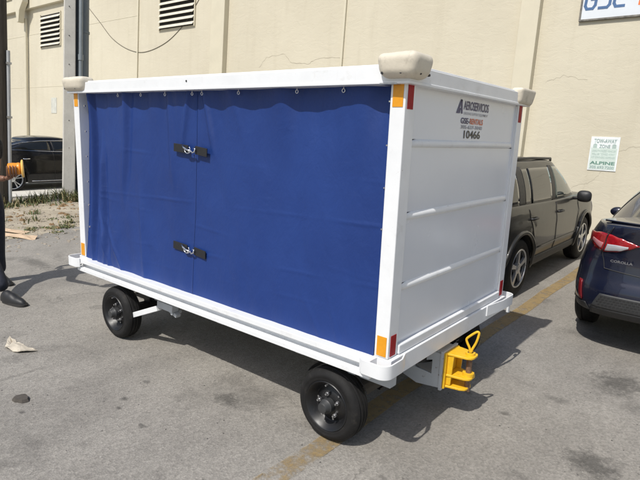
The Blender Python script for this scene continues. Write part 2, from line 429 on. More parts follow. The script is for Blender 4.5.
# sandy strip: low uneven mound running towards the wall
def sandfn(a, b):
    x = -11.2 + 6.6*a; y = -4 + 11.9*b
    e = x + .45*noise.noise((x*.8, y*.7, 3)) + .2*noise.noise((x*3, y*3, 1))
    edge = -6.55 + .25*(y-1.3)*0
    m = min(1, max(0, (edge - e)/1.0)) * min(1, max(0, (e + 10.95)/.5))
    z = -.02 + .055*m + .022*noise.noise((x*2.1, y*2.1, 0)) + .012*noise.noise((x*7, y*7, 5))
    return (x, y, z)
m = MB(); m.grid(sandfn, 150, 220); struct(m.build('sandy_strip', 'sand', smooth='all'))
def sand_z(x, y): return max(0, sandfn((x+11.2)/6.6, (y+4)/11.9)[2])
m = MB(); m.box((-20, -4, 0), (-11.15, 7.9, .035)); struct(m.build('concrete_apron', 'concrete', bevel=.01))

def weed_mesh(spots, seed):
    rnd = random.Random(seed); m = MB()
    for (x, y, r, n, h) in spots:
        for k in range(n):
            q = rnd.gauss(0, r*.5); p = rnd.gauss(0, r*.5); bx, by = x+q, y+p; bz = sand_z(bx, by) - .005
            a = rnd.uniform(0, 2*pi); lean = rnd.uniform(.1, 1.0); hh = h*rnd.uniform(.35, 1.1); wd = rnd.uniform(.006, .016)
            dx, dy = cos(a), sin(a); px, py = -dy*wd, dx*wd
            pts = []
            for s_ in (0, .5, 1):
                off = lean*hh*s_**1.6; zz = bz + hh*(s_ - .25*lean*s_*s_); k_ = (1 - s_)**.6
                pts.append(((bx+dx*off+px*k_, by+dy*off+py*k_, zz), (bx+dx*off-px*k_, by+dy*off-py*k_, zz)))
            m.add([pts[0][0], pts[0][1], pts[1][1], pts[1][0], (bx+dx*lean*hh, by+dy*lean*hh, bz+hh*(1-.25*lean))], [(0,1,2,3), (3,2,4)])
            if rnd.random() < .35:
                lx, ly, lz = pts[1][0]; ls = rnd.uniform(.015, .035); b2 = rnd.uniform(0, 6.28)
                m.add([(lx,ly,lz), (lx+ls*cos(b2), ly+ls*sin(b2), lz+ls*.4), (lx+ls*1.6*cos(b2+.5), ly+ls*1.6*sin(b2+.5), lz+ls*.1), (lx+ls*cos(b2+1), ly+ls*sin(b2+1), lz-ls*.2)], [(0,1,2,3)])
    return m
rnd = random.Random(3)
sp = []
for i in range(70):
    y = rnd.uniform(-1.0, 6.5); sp.append((-9.9 + rnd.gauss(0, .5), y, .26, 32, rnd.choice((.06, .12, .2))))
for i in range(20):
    sp.append((-7.2 + rnd.gauss(0, .25), 1.35 + rnd.uniform(-.55, 1.1), .12, 38, rnd.choice((.03, .05, .09))))
for i in range(9): sp.append((-8.3+rnd.uniform(-.5,.5), rnd.uniform(.4, 2.0), .16, 30, .12))
for x, y in ((-10.35, 3.3), (-10.2, 3.9), (-10.0, 2.7), (-9.8, 3.3), (-10.0, 1.7)): sp.append((x, y, .22, 110, .30))
tag(weed_mesh(sp, 5).build('weeds', 'grass'), 'green and straw coloured weeds growing along the sandy strip below the poles', 'weeds', kind='stuff')
def pebbles(n, fn, size, name, mat, label, seed):
    rnd = random.Random(seed); m = MB()
    for i in range(n):
        x, y = fn(rnd); z = sand_z(x, y); s_ = rnd.uniform(*size)
        ang = rnd.uniform(0, 6.28); k = 6
        base = [(x + s_*rnd.uniform(.6, 1.1)*cos(ang+2*pi*j/k), y + s_*rnd.uniform(.6, 1.1)*sin(ang+2*pi*j/k), z+.001) for j in range(k)]
        top = [((a-x)*.6+x, (b-y)*.6+y, z + s_*rnd.uniform(.25, .6)) for a, b, c_ in base]
        m.add(base+top, [(j, (j+1)%k, k+(j+1)%k, k+j) for j in range(k)] + [tuple(range(k, 2*k))])
    tag(m.build(name, mat), label, 'grit', kind='stuff')
pebbles(900, lambda r_: (r_.uniform(-10.6, -5.9), r_.uniform(-.5, 4)), (.008, .035), 'pebbles', 'pebble', 'small pale stones and rubble scattered over the sandy strip', 1)
pebbles(1100, lambda r_: (r_.uniform(-5, 2), r_.uniform(-1.8, 5)), (.002, .0065), 'grit', 'darkpebble', 'dark specks of loose grit scattered over the grey asphalt', 2)
pebbles(110, lambda r_: (r_.gauss(-8.9, 1.0), r_.uniform(.3, 4)), (.02, .07), 'dry_leaves', 'leafdry', 'brown dry leaves lying on the sand among the weeds', 4)

# ------------------------------------------------------------------ warehouse
bld = thing('warehouse', 'long cream stucco warehouse with pilasters and louvred vents behind the parked cars', 'building', (-10, 8, 0))
m = MB(); WY = 8.0
m.box((-45, WY, -.6), (22, WY+14, 6.15)); m.build('wall', 'stucco', bld)
m = MB(); m.box((-45.1, WY-.14, 6.15), (22.1, WY+14.1, 6.66)); m.box((-45.15, WY-.19, 6.66), (22.15, WY+14.15, 6.73)); m.build('coping', 'cream', bld, bevel=.01)
def pil(x0, x1, d=.16):
    m = MB(); m.box((x0, WY-d, -.6), (x1, WY-.002, 6.148)); m.build('pilaster', 'cream', bld, bevel=.012)
for x0, x1 in ((-11.1, -10.55), (-2.46, -2.12), (6.1, 6.6), (-19.0, -18.5), (-27, -26.5), (14.3, 14.8)): pil(x0, x1)
for x in (-14.9, -6.54, 1.95, 10.2, -31):
    m = MB(); m.box((x-.03, WY-.045, -.6), (x+.03, WY-.002, 6.148)); m.build('joint_cover', 'cream', bld, bevel=.006)
# downspout with conductor head far left
m = MB(); m.cyl((-22.97, WY-.10, .1), (-22.97, WY-.10, 5.8), .06, n=16); ds = m.build('downspout', 'cream', bld, smooth=True)
m = MB(); m.prism([(-23.45, 6.66), (-22.5, 6.66), (-22.5, 6.35), (-22.8, 6.05), (-22.9, 5.6), (-23.05, 5.6), (-23.15, 6.05), (-23.45, 6.35)], 'y', WY-.42, WY-.195); m.build('conductor_head', 'cream', ds, bevel=.01)
# horizontal scored seam
for z in (5.15, 3.05):
    m = MB(); m.box((-44.9, WY-.006, z), (-14.95, WY-.001, z+.02)); m.build('seam', 'cream', bld)
def vent(x0, x1, z0, z1, n):
    m = MB(); m.box((x0, WY-.012, z0), (x1, WY-.003, z1)); v = m.build('vent', 'ventdark', bld)
    m = MB(); hgt = (z1-z0)/n
    for i in range(n):
        zc = z0 + hgt*(i+.05)
        m.prism([(WY-.014, zc+hgt*.62), (WY-.085, zc+hgt*.10), (WY-.085, zc-.0+hgt*.0), (WY-.014, zc+hgt*.48)], 'x', x0+.001, x1-.001)
    # sloping blades catch the sun
    m.build('louvre', 'louvre', v)
    m = MB()
    m.box((x0-.04, WY-.045, z0-.04), (x0, WY-.004, z1+.04)); m.box((x1, WY-.045, z0-.04), (x1+.04, WY-.004, z1+.04))
    pieces(m, 'vent_frame', 'cream', v, bevel=.004)
vent(-21.78, -20.15, 4.61, 5.80, 7)
vent(-13.71, -12.02, 4.61, 5.80, 7)
vent(-5.2, -3.6, 4.61, 5.80, 7)
# cracks
def crack(pts, wd=.006):
    m = MB(); P = []
    for (a, b), (c_, d) in zip(pts, pts[1:]):
        for k in range(6):
            s_ = k/6; P.append((a+(c_-a)*s_ + random.uniform(-.02, .02), b+(d-b)*s_ + random.uniform(-.02, .02)))
    P.append(pts[-1])
    for i, ((a, b), (c_, d)) in enumerate(zip(P, P[1:])):
        q = wd*random.uniform(.4, 1)
        m.add([(a, WY-.0015, b-q/2), (c_, WY-.0015, d-q/2), (c_, WY-.0015, d+q/2), (a, WY-.0015, b+q/2)], [(0,1,2,3)])
    m.build('crack', 'crackline', bld)
crack([(-9.25, 3.30), (-9.0, 3.52), (-8.4, 3.60), (-8.1, 3.35), (-7.6, 3.30), (-7.2, 3.42), (-6.5, 3.38)], .014)
crack([(-.54, 1.55), (-.38, 1.63), (-.1, 1.68), (.3, 1.85), (.6, 1.8)], .007)
crack([(-.75, 1.2), (-.95, .98), (-1.15, .92), (-1.3, .72), (-1.4, .5)], .007)
crack([(-.97, 1.2), (-1.02, .8), (-1.0, .5)], .004)
crack([(-.1, 2.5), (.15, 2.62), (.5, 2.68)], .006)
crack([(-1.9, 2.7), (-1.6, 2.82), (-1.2, 2.74)], .006)
# hanging wire
t_ = [(-16.9, 5.02), (-16.2, 4.5), (-15.4, 4.13), (-14.6, 3.93), (-13.9, 3.94), (-13.1, 4.12), (-12.5, 4.40), (-12.0, 4.75), (-11.3, 5.5), (-11.1, 5.95)]
P = []
for i in range(len(t_)-1):
    a, b = t_[i], t_[i+1]; p0 = t_[max(0, i-1)]; p3 = t_[min(len(t_)-1, i+2)]
    for k in range(6):
        s_ = k/6
        P.append(tuple(.5*((2*a[j]) + (-p0[j]+b[j])*s_ + (2*p0[j]-5*a[j]+4*b[j]-p3[j])*s_*s_ + (-p0[j]+3*a[j]-3*b[j]+p3[j])*s_**3) for j in (0, 1)))
P.append(t_[-1])
P = [(-19.0, 6.5), (-18.3, 5.9)] + [(a-.3, b+.08) for a, b in P]
m = MB(); m.tube([(x, WY-.009, z) for x, z in P], .008, 6)
tag(m.build('hanging_wire', 'wirerubber', smooth='all'), 'thin dark wire sagging across the cream wall below the vent', 'wire')

# company sign: rounded stroke letters
LEAN = radians(-3.0)
sg = thing('company_sign', 'white company sign with blue and orange letters high on the cream wall', 'sign', (-.2, WY, 3.67))
m = MB(); m.box((-1.44, WY-.035, 3.74), (1.28, WY-.003, 4.52)); m.build('board', 'signwhite', sg)
m = MB()
for a, b in (((-1.47, WY-.05, 3.71), (1.31, WY-.003, 3.74)), ((-1.47, WY-.05, 4.52), (1.31, WY-.003, 4.55)), ((-1.47, WY-.05, 3.74), (-1.44, WY-.003, 4.52)), ((1.28, WY-.05, 3.74), (1.31, WY-.003, 4.52))): m.box(a, b)
m.build('frame', 'signframe', sg, bevel=.003)
L = {'G': [[(1,1),(.2,1),(0,.85),(0,.15),(.2,0),(.8,0),(1,.15),(1,.42),(.55,.42)]], 'S': [[(1,1),(.2,1),(0,.88),(0,.62),(.2,.52),(.8,.52),(1,.4),(1,.12),(.8,0),(0,0)]],
     'E': [[(1,1),(.2,1),(0,.85),(0,.15),(.2,0),(1,0)], [(0,.5),(.85,.5)]], '-': [[(0,.45),(1,.45)]], 'R': [[(0,0),(0,1),(.8,1),(1,.88),(1,.6),(.8,.48),(0,.48)], [(.5,.48),(1,0)]],
     'N': [[(0,0),(0,1),(1,0),(1,1)]], 'T': [[(0,1),(1,1)], [(.5,1),(.5,0)]], 'A': [[(0,0),(0,.8),(.2,1),(.8,1),(1,.8),(1,0)], [(0,.42),(1,.42)]], 'L': [[(0,1),(0,.15),(.2,0),(1,0)]]}
def stroke(name, ch, x, z, wd, h, th, mat, parent, y):
    m = MB(); n_ = 0
    for pl in L[ch]:
        Q = [(x + p[0]*wd + .12*p[1]*h*.6, z + p[1]*h) for p in pl]
        for (a, b), (c_, d) in zip(Q, Q[1:]):
            dx, dz = c_-a, d-b; l = sqrt(dx*dx+dz*dz) or 1; nx, nz_ = -dz/l*th/2, dx/l*th/2; ex, ez = dx/l*th*.35, dz/l*th*.35
            yy = y - .0003*n_; n_ += 1
            m.add([(a-ex+nx, yy, b-ez+nz_), (a-ex-nx, yy, b-ez-nz_), (c_+ex-nx, yy, d+ez-nz_), (c_+ex+nx, yy, d+ez+nz_)], [(0,1,2,3)])
    m.build(name, mat, parent, solid=0)
xx = -1.40
for i, ch in enumerate('GSE-RENTALS'):
    wd = .10 if ch == '-' else .155
    stroke('letter', ch, xx, 3.905, wd, .36, .045, 'signblue' if i < 3 else ('blackink' if i == 3 else 'signorange'), sg, WY-.037)
    xx += wd + .065
# tow-away sign
ts = thing('tow_sign', 'pale green tow-away zone notice on the cream wall above the car mirror', 'sign', (-.77, WY, 1.21))
X0, X1, Z0, Z1 = -.995, -.55, 1.215, 1.785
m = MB(); m.box((X0, WY-.012, Z0), (X1, WY-.003, Z1)); m.build('board', 'towwhite', ts)
m = MB(); m.box((X0+.02, WY-.0145, Z0+.02), (X1-.02, WY-.0122, Z1-.19)); m.build('green_field', 'towpale', ts)
R_, U_ = (1,0,0), (0,0,1); ty = WY-.0145
text('lettering', 'TOW-AWAY', 'towink', ts, (X0+.05, ty, Z1-.105), R_, U_, .35, .07, .02, .001)
text('lettering', 'ZONE', 'towink', ts, (X0+.14, ty, Z1-.19), R_, U_, .17, .06, .02, .001)
for x in (X0+.045, X1-.105):
    m = MB(); m.box((x, ty-.001, Z1-.19), (x+.06, ty, Z1-.135)); m.prism([(x+.0, Z1-.13), (x+.06, Z1-.13), (x+.03, Z1-.115)], 'y', ty-.001, ty); m.build('pictogram', 'towinkfaint', ts)
ty -= .0005
text('lettering', 'UNAUTHORIZED VEHICLES', 'towinkfaint', ts, (X0+.04, ty-.0005, Z1-.255), R_, U_, .365, .035, .01, .001)
text('lettering', 'WILL BE TOWED AWAY', 'towinkfaint', ts, (X0+.04, ty-.0005, Z1-.31), R_, U_, .365, .035, .01, .001)
text('lettering', 'AT OWNERS EXPENSE', 'towinkfaint', ts, (X0+.04, ty-.0005, Z1-.365), R_, U_, .365, .035, .01, .001)
text('lettering', 'ALPINE', 'towdark', ts, (X0+.03, ty-.0005, Z0+.10), R_, U_, .385, .055, .03, .001)
for w_, x_, l_ in (('305', .035, .10), ('693', .155, .10), ('7200', .275, .135)): text('lettering', w_, 'towink', ts, (X0+x_, ty-.0005, Z0+.032), R_, U_, l_, .045, .02, .001)
m = MB(); m.box((-20.95, WY-.012, 2.02), (-20.5, WY-.003, 2.62)); tag(m.build('faded_notice', 'towblock'), 'small faded notice on the wall above the black car', 'sign')

def lean_thing(o):
    # the wall stands plumb while the lot in front of it slopes a little
    o.location = Vector((0, WY, 0)) + Matrix.Rotation(LEAN, 3, 'X') @ (Vector(o.location) - Vector((0, WY, 0))); o.rotation_euler = (LEAN, 0, 0)
for o in [q for q in C.objects if q.parent is None and q.name.split('.')[0] in ('warehouse', 'company_sign', 'tow_sign', 'faded_notice', 'hanging_wire')]: lean_thing(o)
# ------------------------------------------------------------------ poles
m = MB()
pts = [(-10.13, 2.02, 0), (-10.13, 2.02, 3), (-10.13, 2.02, 7.6)]
m.tube(pts, [.165, .155, .135], 20)
wp = thing('utility_pole', 'dark weathered wooden utility pole on the sandy strip, a thin grey conduit strapped to it', 'pole', (-10.13, 2.02, 0))
m.build('shaft', 'wood', wp, smooth=True)
m = MB(); m.cyl((-9.99, 2.14, 0), (-9.99, 2.14, 2.95), .035, n=14); cd = m.build('conduit', 'conduit', wp, smooth=True)
m = MB()
for z in (.7, 1.7, 2.7): m.box((-10.06, 2.09, z), (-9.95, 2.185, z+.04))
pieces(m, 'clamp', 'steel', cd)
cpole = thing('concrete_pole', 'pale square concrete pole beside the steel pole behind the cart', 'pole', (-10.75, 3.75, 0))
m = MB()
def sq(cx, cy, h_, z): return [(cx-h_, cy-h_, z), (cx+h_, cy-h_, z), (cx+h_, cy+h_, z), (cx-h_, cy+h_, z)]
def sq(cx, cy, h_, z):
    q = radians(-24); return [(cx + h_*(i*cos(q)-j*sin(q)), cy + h_*(i*sin(q)+j*cos(q)), z) for i, j in ((-1,-1),(1,-1),(1,1),(-1,1))]
v = sq(-10.76, 3.68, .132, -.1) + sq(-10.76, 3.70, .10, 7.4)
m.add(v, [(0,3,2,1), (4,5,6,7), (0,1,5,4), (1,2,6,5), (2,3,7,6), (3,0,4,7)])
m.build('shaft', 'concrete', cpole, bevel=.02)
m = MB()
for z in (.5, 1.1, 1.7, 2.3, 2.9, 3.5, 4.1, 4.7): m.cyl((-10.66, 3.635, z), (-10.642 - .0035*z, 3.627, z), .011, n=8)
pieces(m, 'bolt_hole', 'darkgap', cpole)
spole = thing('steel_pole', 'blue-grey steel pole with riser pipes standing behind the pale concrete pole', 'pole', (-10.7, 4.15, 0))
m = MB(); m.cyl((-10.76, 3.97, 0), (-10.76, 3.97, 7.5), .145, .138, 24); m.build('shaft', 'steelpole', spole, smooth=True)
m = MB(); m.cyl((-10.60, 3.86, 0), (-10.60, 3.86, 7.2), .042, n=14); m.cyl((-10.60, 3.86, 3.0), (-10.60, 3.86, 3.12), .055, n=14); m.build('riser_pipe', 'riser', spole, smooth=True)
for z in (2.0, 3.6):
    m = MB(); m.cyl((-10.76, 3.97, z), (-10.76, 3.97, z+.05), .156, n=24); m.build('band', 'steelpole', spole, smooth=True)
for q in (wp, cpole, spole): q.rotation_euler = (radians(-3.2), 0, 0)

# ------------------------------------------------------------------ litter
def flat_scrap(name, pts, z0, mat, label, cat, h=.02, seed=0):
    rnd = random.Random(seed); m = MB()
    cx = sum(p[0] for p in pts)/len(pts); cy = sum(p[1] for p in pts)/len(pts)
    P = []
    for (a, b), (c_, d) in zip(pts, pts[1:]+pts[:1]):
        for k in range(4): P.append((a+(c_-a)*k/4 + rnd.gauss(0, .006), b+(d-b)*k/4 + rnd.gauss(0, .006)))
    n = len(P); rings = []
    for s_ in (1, .7, .35):
        rings += [(cx+(x-cx)*s_, cy+(y-cy)*s_, z0 + h*(.25 + noise.noise((x*9*s_, y*9*s_, seed))*1.1 + (1-s_)*.6)) for x, y in P]
    v = rings + [(cx, cy, z0+h*.9)]
    fs = [(i, (i+1)%n, n+(i+1)%n, n+i) for i in range(n)] + [(n+i, n+(i+1)%n, 2*n+(i+1)%n, 2*n+i) for i in range(n)] + [(2*n+i, 2*n+(i+1)%n, 3*n) for i in range(n)]
    m.add(v, fs)
    return tag(m.build(name, mat, solid=.004), label, cat)
flat_scrap('paper_scrap', [(-2.96, -.62), (-2.80, -.70), (-2.66, -.69), (-2.60, -.57), (-2.70, -.58), (-2.86, -.60)], .004, 'paper', 'torn beige paper scrap lying alone on the open asphalt near the black shoes', 'litter', .03, 1)
flat_scrap('wood_scrap', [(-7.7, .8), (-6.95, 1.12), (-7.0, 1.25), (-7.8, .95)], .02, 'dust', 'upper pale wood offcut on the dirt behind the person', 'litter', .04, 2)
flat_scrap('wood_scrap', [(-7.3, .75), (-6.5, 1.08), (-6.6, 1.2), (-7.35, .88)], .008, 'dust', 'lower pale wood offcut on the asphalt edge behind the person', 'litter', .035, 3)
m = MB(); rnd = random.Random(11)
k = 12; ring = [(-1.95 + .062*rnd.uniform(.7, 1.1)*cos(2*pi*i/k), -.94 + .045*rnd.uniform(.7, 1.1)*sin(2*pi*i/k)) for i in range(k)]
v = [(x, y, .002) for x, y in ring] + [((x+1.95)*.8-1.95, (y+.94)*.8-.94, .018+.004*rnd.random()) for x, y in ring] + [(-1.95, -.94, .021)]
m.add(v, [(i, (i+1)%k, k+(i+1)%k, k+i) for i in range(k)] + [(k+i, k+(i+1)%k, 2*k) for i in range(k)])
tag(m.build('stone', 'stone'), 'flat dark stone lying on the open asphalt in front of the torn paper', 'stone')

# ------------------------------------------------------------------ baggage cart
LX, WD, ZB, ZT, ZF = -3.008, 1.544, .559, 1.878, 1.962
cart = thing('baggage_cart', 'white airport baggage cart with blue vinyl curtains and a yellow hitch', 'baggage cart', (-1.5, .77, 0))
# deck
m = MB(); m.box((LX+.01, .09, .50), (-.01, WD-.09, ZB)); m.build('deck', 'greypaint', cart)
def crail(axis, a, b, out, inn, nm='deck_rail'):
    # C-channel: top flange, recessed web, bottom flange
    s = 1 if out > inn else -1
    poly = [(inn, ZB), (out, ZB), (out, .529), (out-s*.045, .524), (out-s*.045, .492), (out, .488), (out, .460), (inn, .460)]
    m = MB(); m.prism(poly, 'x' if axis == 'x' else 'y', a, b)
    m.build(nm, 'white', cart, bevel=.003)
crail('x', LX+.06, -.06, -.064, .088)
crail('x', LX+.06, -.06, WD+.064, WD-.088)
for (xa, xb) in ((-.10, .022), (LX-.022, LX+.10)):
    m = MB()
    m.box((xa, .0, .462), (xb, WD, ZB+.002)); m.build('end_rail', 'white', cart, bevel=.003)
# posts
PST = []
for x0 in (-.08, LX):
    for y0 in (0.0, WD-.09):
        m = MB(); m.box((x0, y0, ZB+.003), (x0+.08, y0+.09, ZT-.002)); p = m.build('post', 'white', cart, bevel=.005); PST.append((x0, y0, p))
        yo = -.0015 if y0 == 0 else WD+.0015; sgn = -1 if y0 == 0 else 1
        for z0 in (.572, 1.774):
            m = MB(); xa = x0+.014 if x0 > -1 else x0+.016
            m.box((xa, yo-.001, z0), (xa+.055, yo+.001, z0+.102)); m.build('orange_reflector', 'orange', p)
        xo = .0015 if x0 > -1 else LX-.0015
        for z0 in (.572, 1.766):
            ya = y0+.018
            m = MB(); m.box((xo-.001, ya, z0), (xo+.001, ya+.05, z0+.108)); m.build('red_reflector', 'red', p)
# end panels with stiffening ribs
for xo, s in ((-.02, 1), (LX+.02, -1)):
    m = MB(); m.box((xo-.004, .09, ZB+.003), (xo+.004, WD-.09, ZT-.002)); ep = m.build('end_panel', 'panel', cart)
    m = MB()
    for z in (.912, 1.266, 1.614):
        prof = [(0, -.020), (.013, -.012), (.016, 0), (.013, .012), (0, .020)]
        a, b = .10, WD-.10
        base = xo + s*.004; n_ = len(prof)
        vs = []
        for y, k_ in ((a, 0), (a+.05, 1), (b-.05, 1), (b, 0)):
            vs += [(base + s*h_*k_, y, z + dz) for h_, dz in prof]
        fs = []
        for q in range(3): fs += [(q*n_+i, q*n_+i+1, (q+1)*n_+i+1, (q+1)*n_+i) for i in range(n_-1)]
        m.add(vs, fs)
    m.build('rib', 'white', ep, smooth=True, angle=50)
    m = MB(); m.box((min(xo+s*.004, xo+s*.03), .092, ZB+.004), (max(xo+s*.004, xo+s*.03), WD-.092, ZB+.055)); m.build('sill', 'white', ep, bevel=.008)
    m = MB()
    for y0, y1 in ((.092, .10), (WD-.10, WD-.092)): m.box((xo+min(0, s*.005)-.0, y0, ZB+.06), (xo+max(0, s*.012), y1, ZT-.01))
    pieces(m, 'edge_flange', 'white', ep)
# lettering on the end panel
ex = -.0145; RY, UZ = (0, 1, 0), (0, 0, 1)
tp = [o for o in cart.children if o.name.startswith('end_panel')][0]
text('lettering', 'AEROSERVICIOS', 'navyink', tp, (ex, .650, 1.800), RY, UZ, .345, .048, .02)
text('lettering', 'GROUND SUPPORT EQUIPMENT', 'greyink', tp, (ex, .655, 1.772), RY, UZ, .335, .017, .01)
m = MB()
for q in ([(.560, 1.778), (.582, 1.778), (.622, 1.850), (.606, 1.852)], [(.608, 1.852), (.626, 1.850), (.638, 1.778), (.620, 1.778)], [(.588, 1.778), (.603, 1.778), (.612, 1.806), (.602, 1.806)]):
    m.add([(ex + .001, a, b) for a, b in q], [(0,1,2,3)])
m.build('emblem', 'navyink', tp)
text('lettering', 'GSE-', 'navyink', tp, (ex, .625, 1.726), RY, UZ, .115, .032, .03)
text('lettering', 'RENTALS', 'redink', tp, (ex, .744, 1.726), RY, UZ, .182, .032, .03)
text('lettering', '305-637-3040', 'greyink', tp, (ex, .632, 1.699), RY, UZ, .290, .020, .02)
text('lettering', '10466', 'blackink', tp, (ex, .678, 1.647), RY, UZ, .225, .045, .02)
# interior tarp wall behind (far side curtain) and roof
m = MB(); m.box((LX-.03, -.03, ZT), (.03, WD+.03, ZF-.012)); m.box((LX-.03+.02, -.01, ZF-.012), (.01, WD+.01, ZF)); rf = m.build('roof', 'white', cart, bevel=.004)
m = MB(); m.box((LX-.034, -.034, ZT-.006), (.034, WD+.034, ZT+.008)); m.build('drip_edge', 'white', rf, bevel=.003)
m = MB()
m.cyl((-1.53, -.0305, 1.925), (-1.53, -.033, 1.925), .006, n=10)
m.build('rivet', 'pitch', rf)
# curtains
def curtain(x0, x1, side=1):
    yb = .048
    def fn(a, b):
        x = x0 + (x1-x0)*a; z = .552 + (ZT-.004-.552)*b
        top = max(0, (b-.66)/.34)**1.5
        # scallops hanging between hooks, uneven from one hook to the next
        d = .020*top*cos(pi*(x+1.12)/.29 + .8*noise.noise((x*1.7, 0, 8)))**2*(.6 + .8*noise.noise((x*2.6, 5, 1)))
        d += .032*top*noise.noise((x*4.5, b*1.2, 3)) + .012*top*noise.noise((x*11, b*2, 6))
        lp = .45 + .55*min(1, max(0, (-1.2-x)/.7))
        d += .016*lp*noise.noise((x*3.6, z*.45, 12)) + .007*lp*noise.noise((x*8, z*.6, 2)) + .010*noise.noise((x*2.0, z*1.0, 0)) + .006*noise.noise((x*6, z*2.2, 4)) + .008*noise.noise((x*9 + z*3, z*1.2, 9))*math.exp(-max(0, b-.05)/.35)
        # vertical folds near the left edge
        e = x + 2.93
        if side == 1:
            k2 = min(1, max(0, (e-.085)/.020)); k2 = k2*k2*(3-2*k2)
            d += .014*(k2-1)
            def rg(e0, w_, am, lo=-1, hi=2):
                g_ = min(1, max(0, (b-lo)/.2))*min(1, max(0, (hi-b)/.2))
                return 1.6*am*g_*math.exp(-((e-e0)/w_)**2)
            d += rg(.125, .020, .022) - rg(.165, .018, .014) + rg(.30-.05*b, .022, .015, -1, .8) - rg(.345-.05*b, .020, .010, -1, .7)
            d += rg(.52+.10*b, .03, .012, .35, 2) - rg(.57+.10*b, .03, .008, .4, 2) + rg(.86-.12*b, .03, .011, -1, .55) + rg(1.12+.1*(1-b), .035, .012, .5, 2)
            d += rg(.20+.5*(.32-b), .022, .016, -1, .38) - rg(.25+.5*(.32-b), .02, .012, -1, .36) + rg(.36+.9*(.22-b), .022, .014, -1, .3)
        # diagonal pull folds at the lower left corner
        if side == 1:
            q = max(0, 1-b/.35)
            d += .012*q*sin((x*9 + z*4)*2.2)*math.exp(-(e/.8)**2)
            d += .012*q*math.exp(-((x+2.55-.25*b*2)/.05)**2)
        # V folds hanging from the top by the opening
        for cx, sx in ((-1.60, 1), (-1.44, -1)):
            l = cx - sx*.35*(1-b)*.6*-1
            d += .016*math.exp(-((x-cx+sx*(.98-b)*.30)/.022)**2)*min(1, max(0, (b-.68)/.12))
        d += .010*math.exp(-((x+1.52)/.012)**2)*.6
        for zc, sl_, am in ((1.17, .03, .0030), (.84, .05, .0028), (1.45, -.02, .0022), (1.02, -.06, .002), (.70, .04, .0022)):   # old packing creases, broken along their length
            d += am*math.exp(-((z-zc-sl_*(x+1.5))/.007)**2)*max(0, noise.noise((x*2.5, zc*7, 0))+.15)*2
        if side == 1 and x > -1.52:
            d += .010*math.exp(-((x+.42+.9*b)/.02)**2)*max(0, 1-b/.18) + .008*math.exp(-((x+.30+.5*b)/.018)**2)*max(0, 1-b/.25) + .009*math.exp(-((x+1.2-.5*(1-b))/.03)**2)*max(0, (b-.7)/.3)
        y = yb - d*min(1, .35+b*2.2) - .050*(1-b)**1.5
        return (x, y if side == 1 else WD - y, z)
    m = MB(); m.grid(fn, int((x1-x0)*150), 150)
    return m.build('curtain', 'vinyl', cart, smooth='all')
c1 = curtain(LX+.082, -1.5212); c2 = curtain(-1.5188, -.082); curtain(LX+.082, -.082, -1)
# hooks and grommets along the top, snaps on the left edge
def hooks(xs, par):
    m = MB()
    for x in xs:
        y = .028
        m.tube([(x + .009*cos(q), y-.004, 1.853 + .009*sin(q)) for q in [i*2*pi/14 for i in range(14)]], .0022, 6, True)
        m.tube([(x, y-.004, 1.862), (x+.002, y-.006, 1.870), (x, y, 1.876)], .002, 6)
    m.build('hook', 'chrome', par, smooth='all')
hooks((-2.40, -2.11, -1.83, -1.545), c1); hooks((-1.45, -1.12, -.80, -.365, -.95+.28), c2)
m = MB()
for z in (1.78, 1.585, 1.39, 1.19, 1.0, .82, .66): m.cyl((-2.885, .030, z), (-2.885, .022, z), .008, n=12)
pieces(m, 'snap', 'chrome', c1, smooth=True)
m = MB()
for z in (1.80, 1.60, 1.40, 1.20, 1.0, .80, .64): m.cyl((-.098, .034, z), (-.098, .024, z), .004, n=12)
pieces(m, 'snap', 'chrome', c2, smooth=True)
# straps and clasps
def strap(z, k):
    m = MB(); y = .010
    y = .018 if z > 1.2 else .004; m.obox((-1.655, y, z), (.075, 0, -.004*k), (0, .003, 0), (.001, 0, .026)); s1 = m.build('strap', 'strap', c1, bevel=.001)
    m = MB(); m.obox((-1.452, y, z-.010), (.058, 0, -.006), (0, .003, 0), (.001, 0, .026)); m.build('strap', 'strap', c2, bevel=.001)
    m = MB(); y -= .011
    cx = -1.575
    m.tube([(cx + .028*cos(a), y, z - .004 + .024*sin(a)) for a in [radians(i) for i in range(150, 420, 15)]], .0042, 8)
    m.tube([(cx+.045, y-.004, z-.012), (cx+.06, y-.008, z-.022), (cx+.078, y-.006, z-.014), (cx+.082, y-.003, z+.002), (cx+.066, y, z+.008)], .005, 8)
    m.tube([(cx-.05, y, z+.018), (cx-.03, y-.004, z+.004), (cx+.005, y-.006, z-.006), (cx+.045, y-.004, z-.014)], .006, 8)
    m.cyl((cx+.02, y-.006, z-.018), (cx+.02, y+.004, z-.018), .009, n=12)
    m.build('clasp', 'chrome', s1, smooth='all')
strap(1.512, 1); strap(.860, 1)
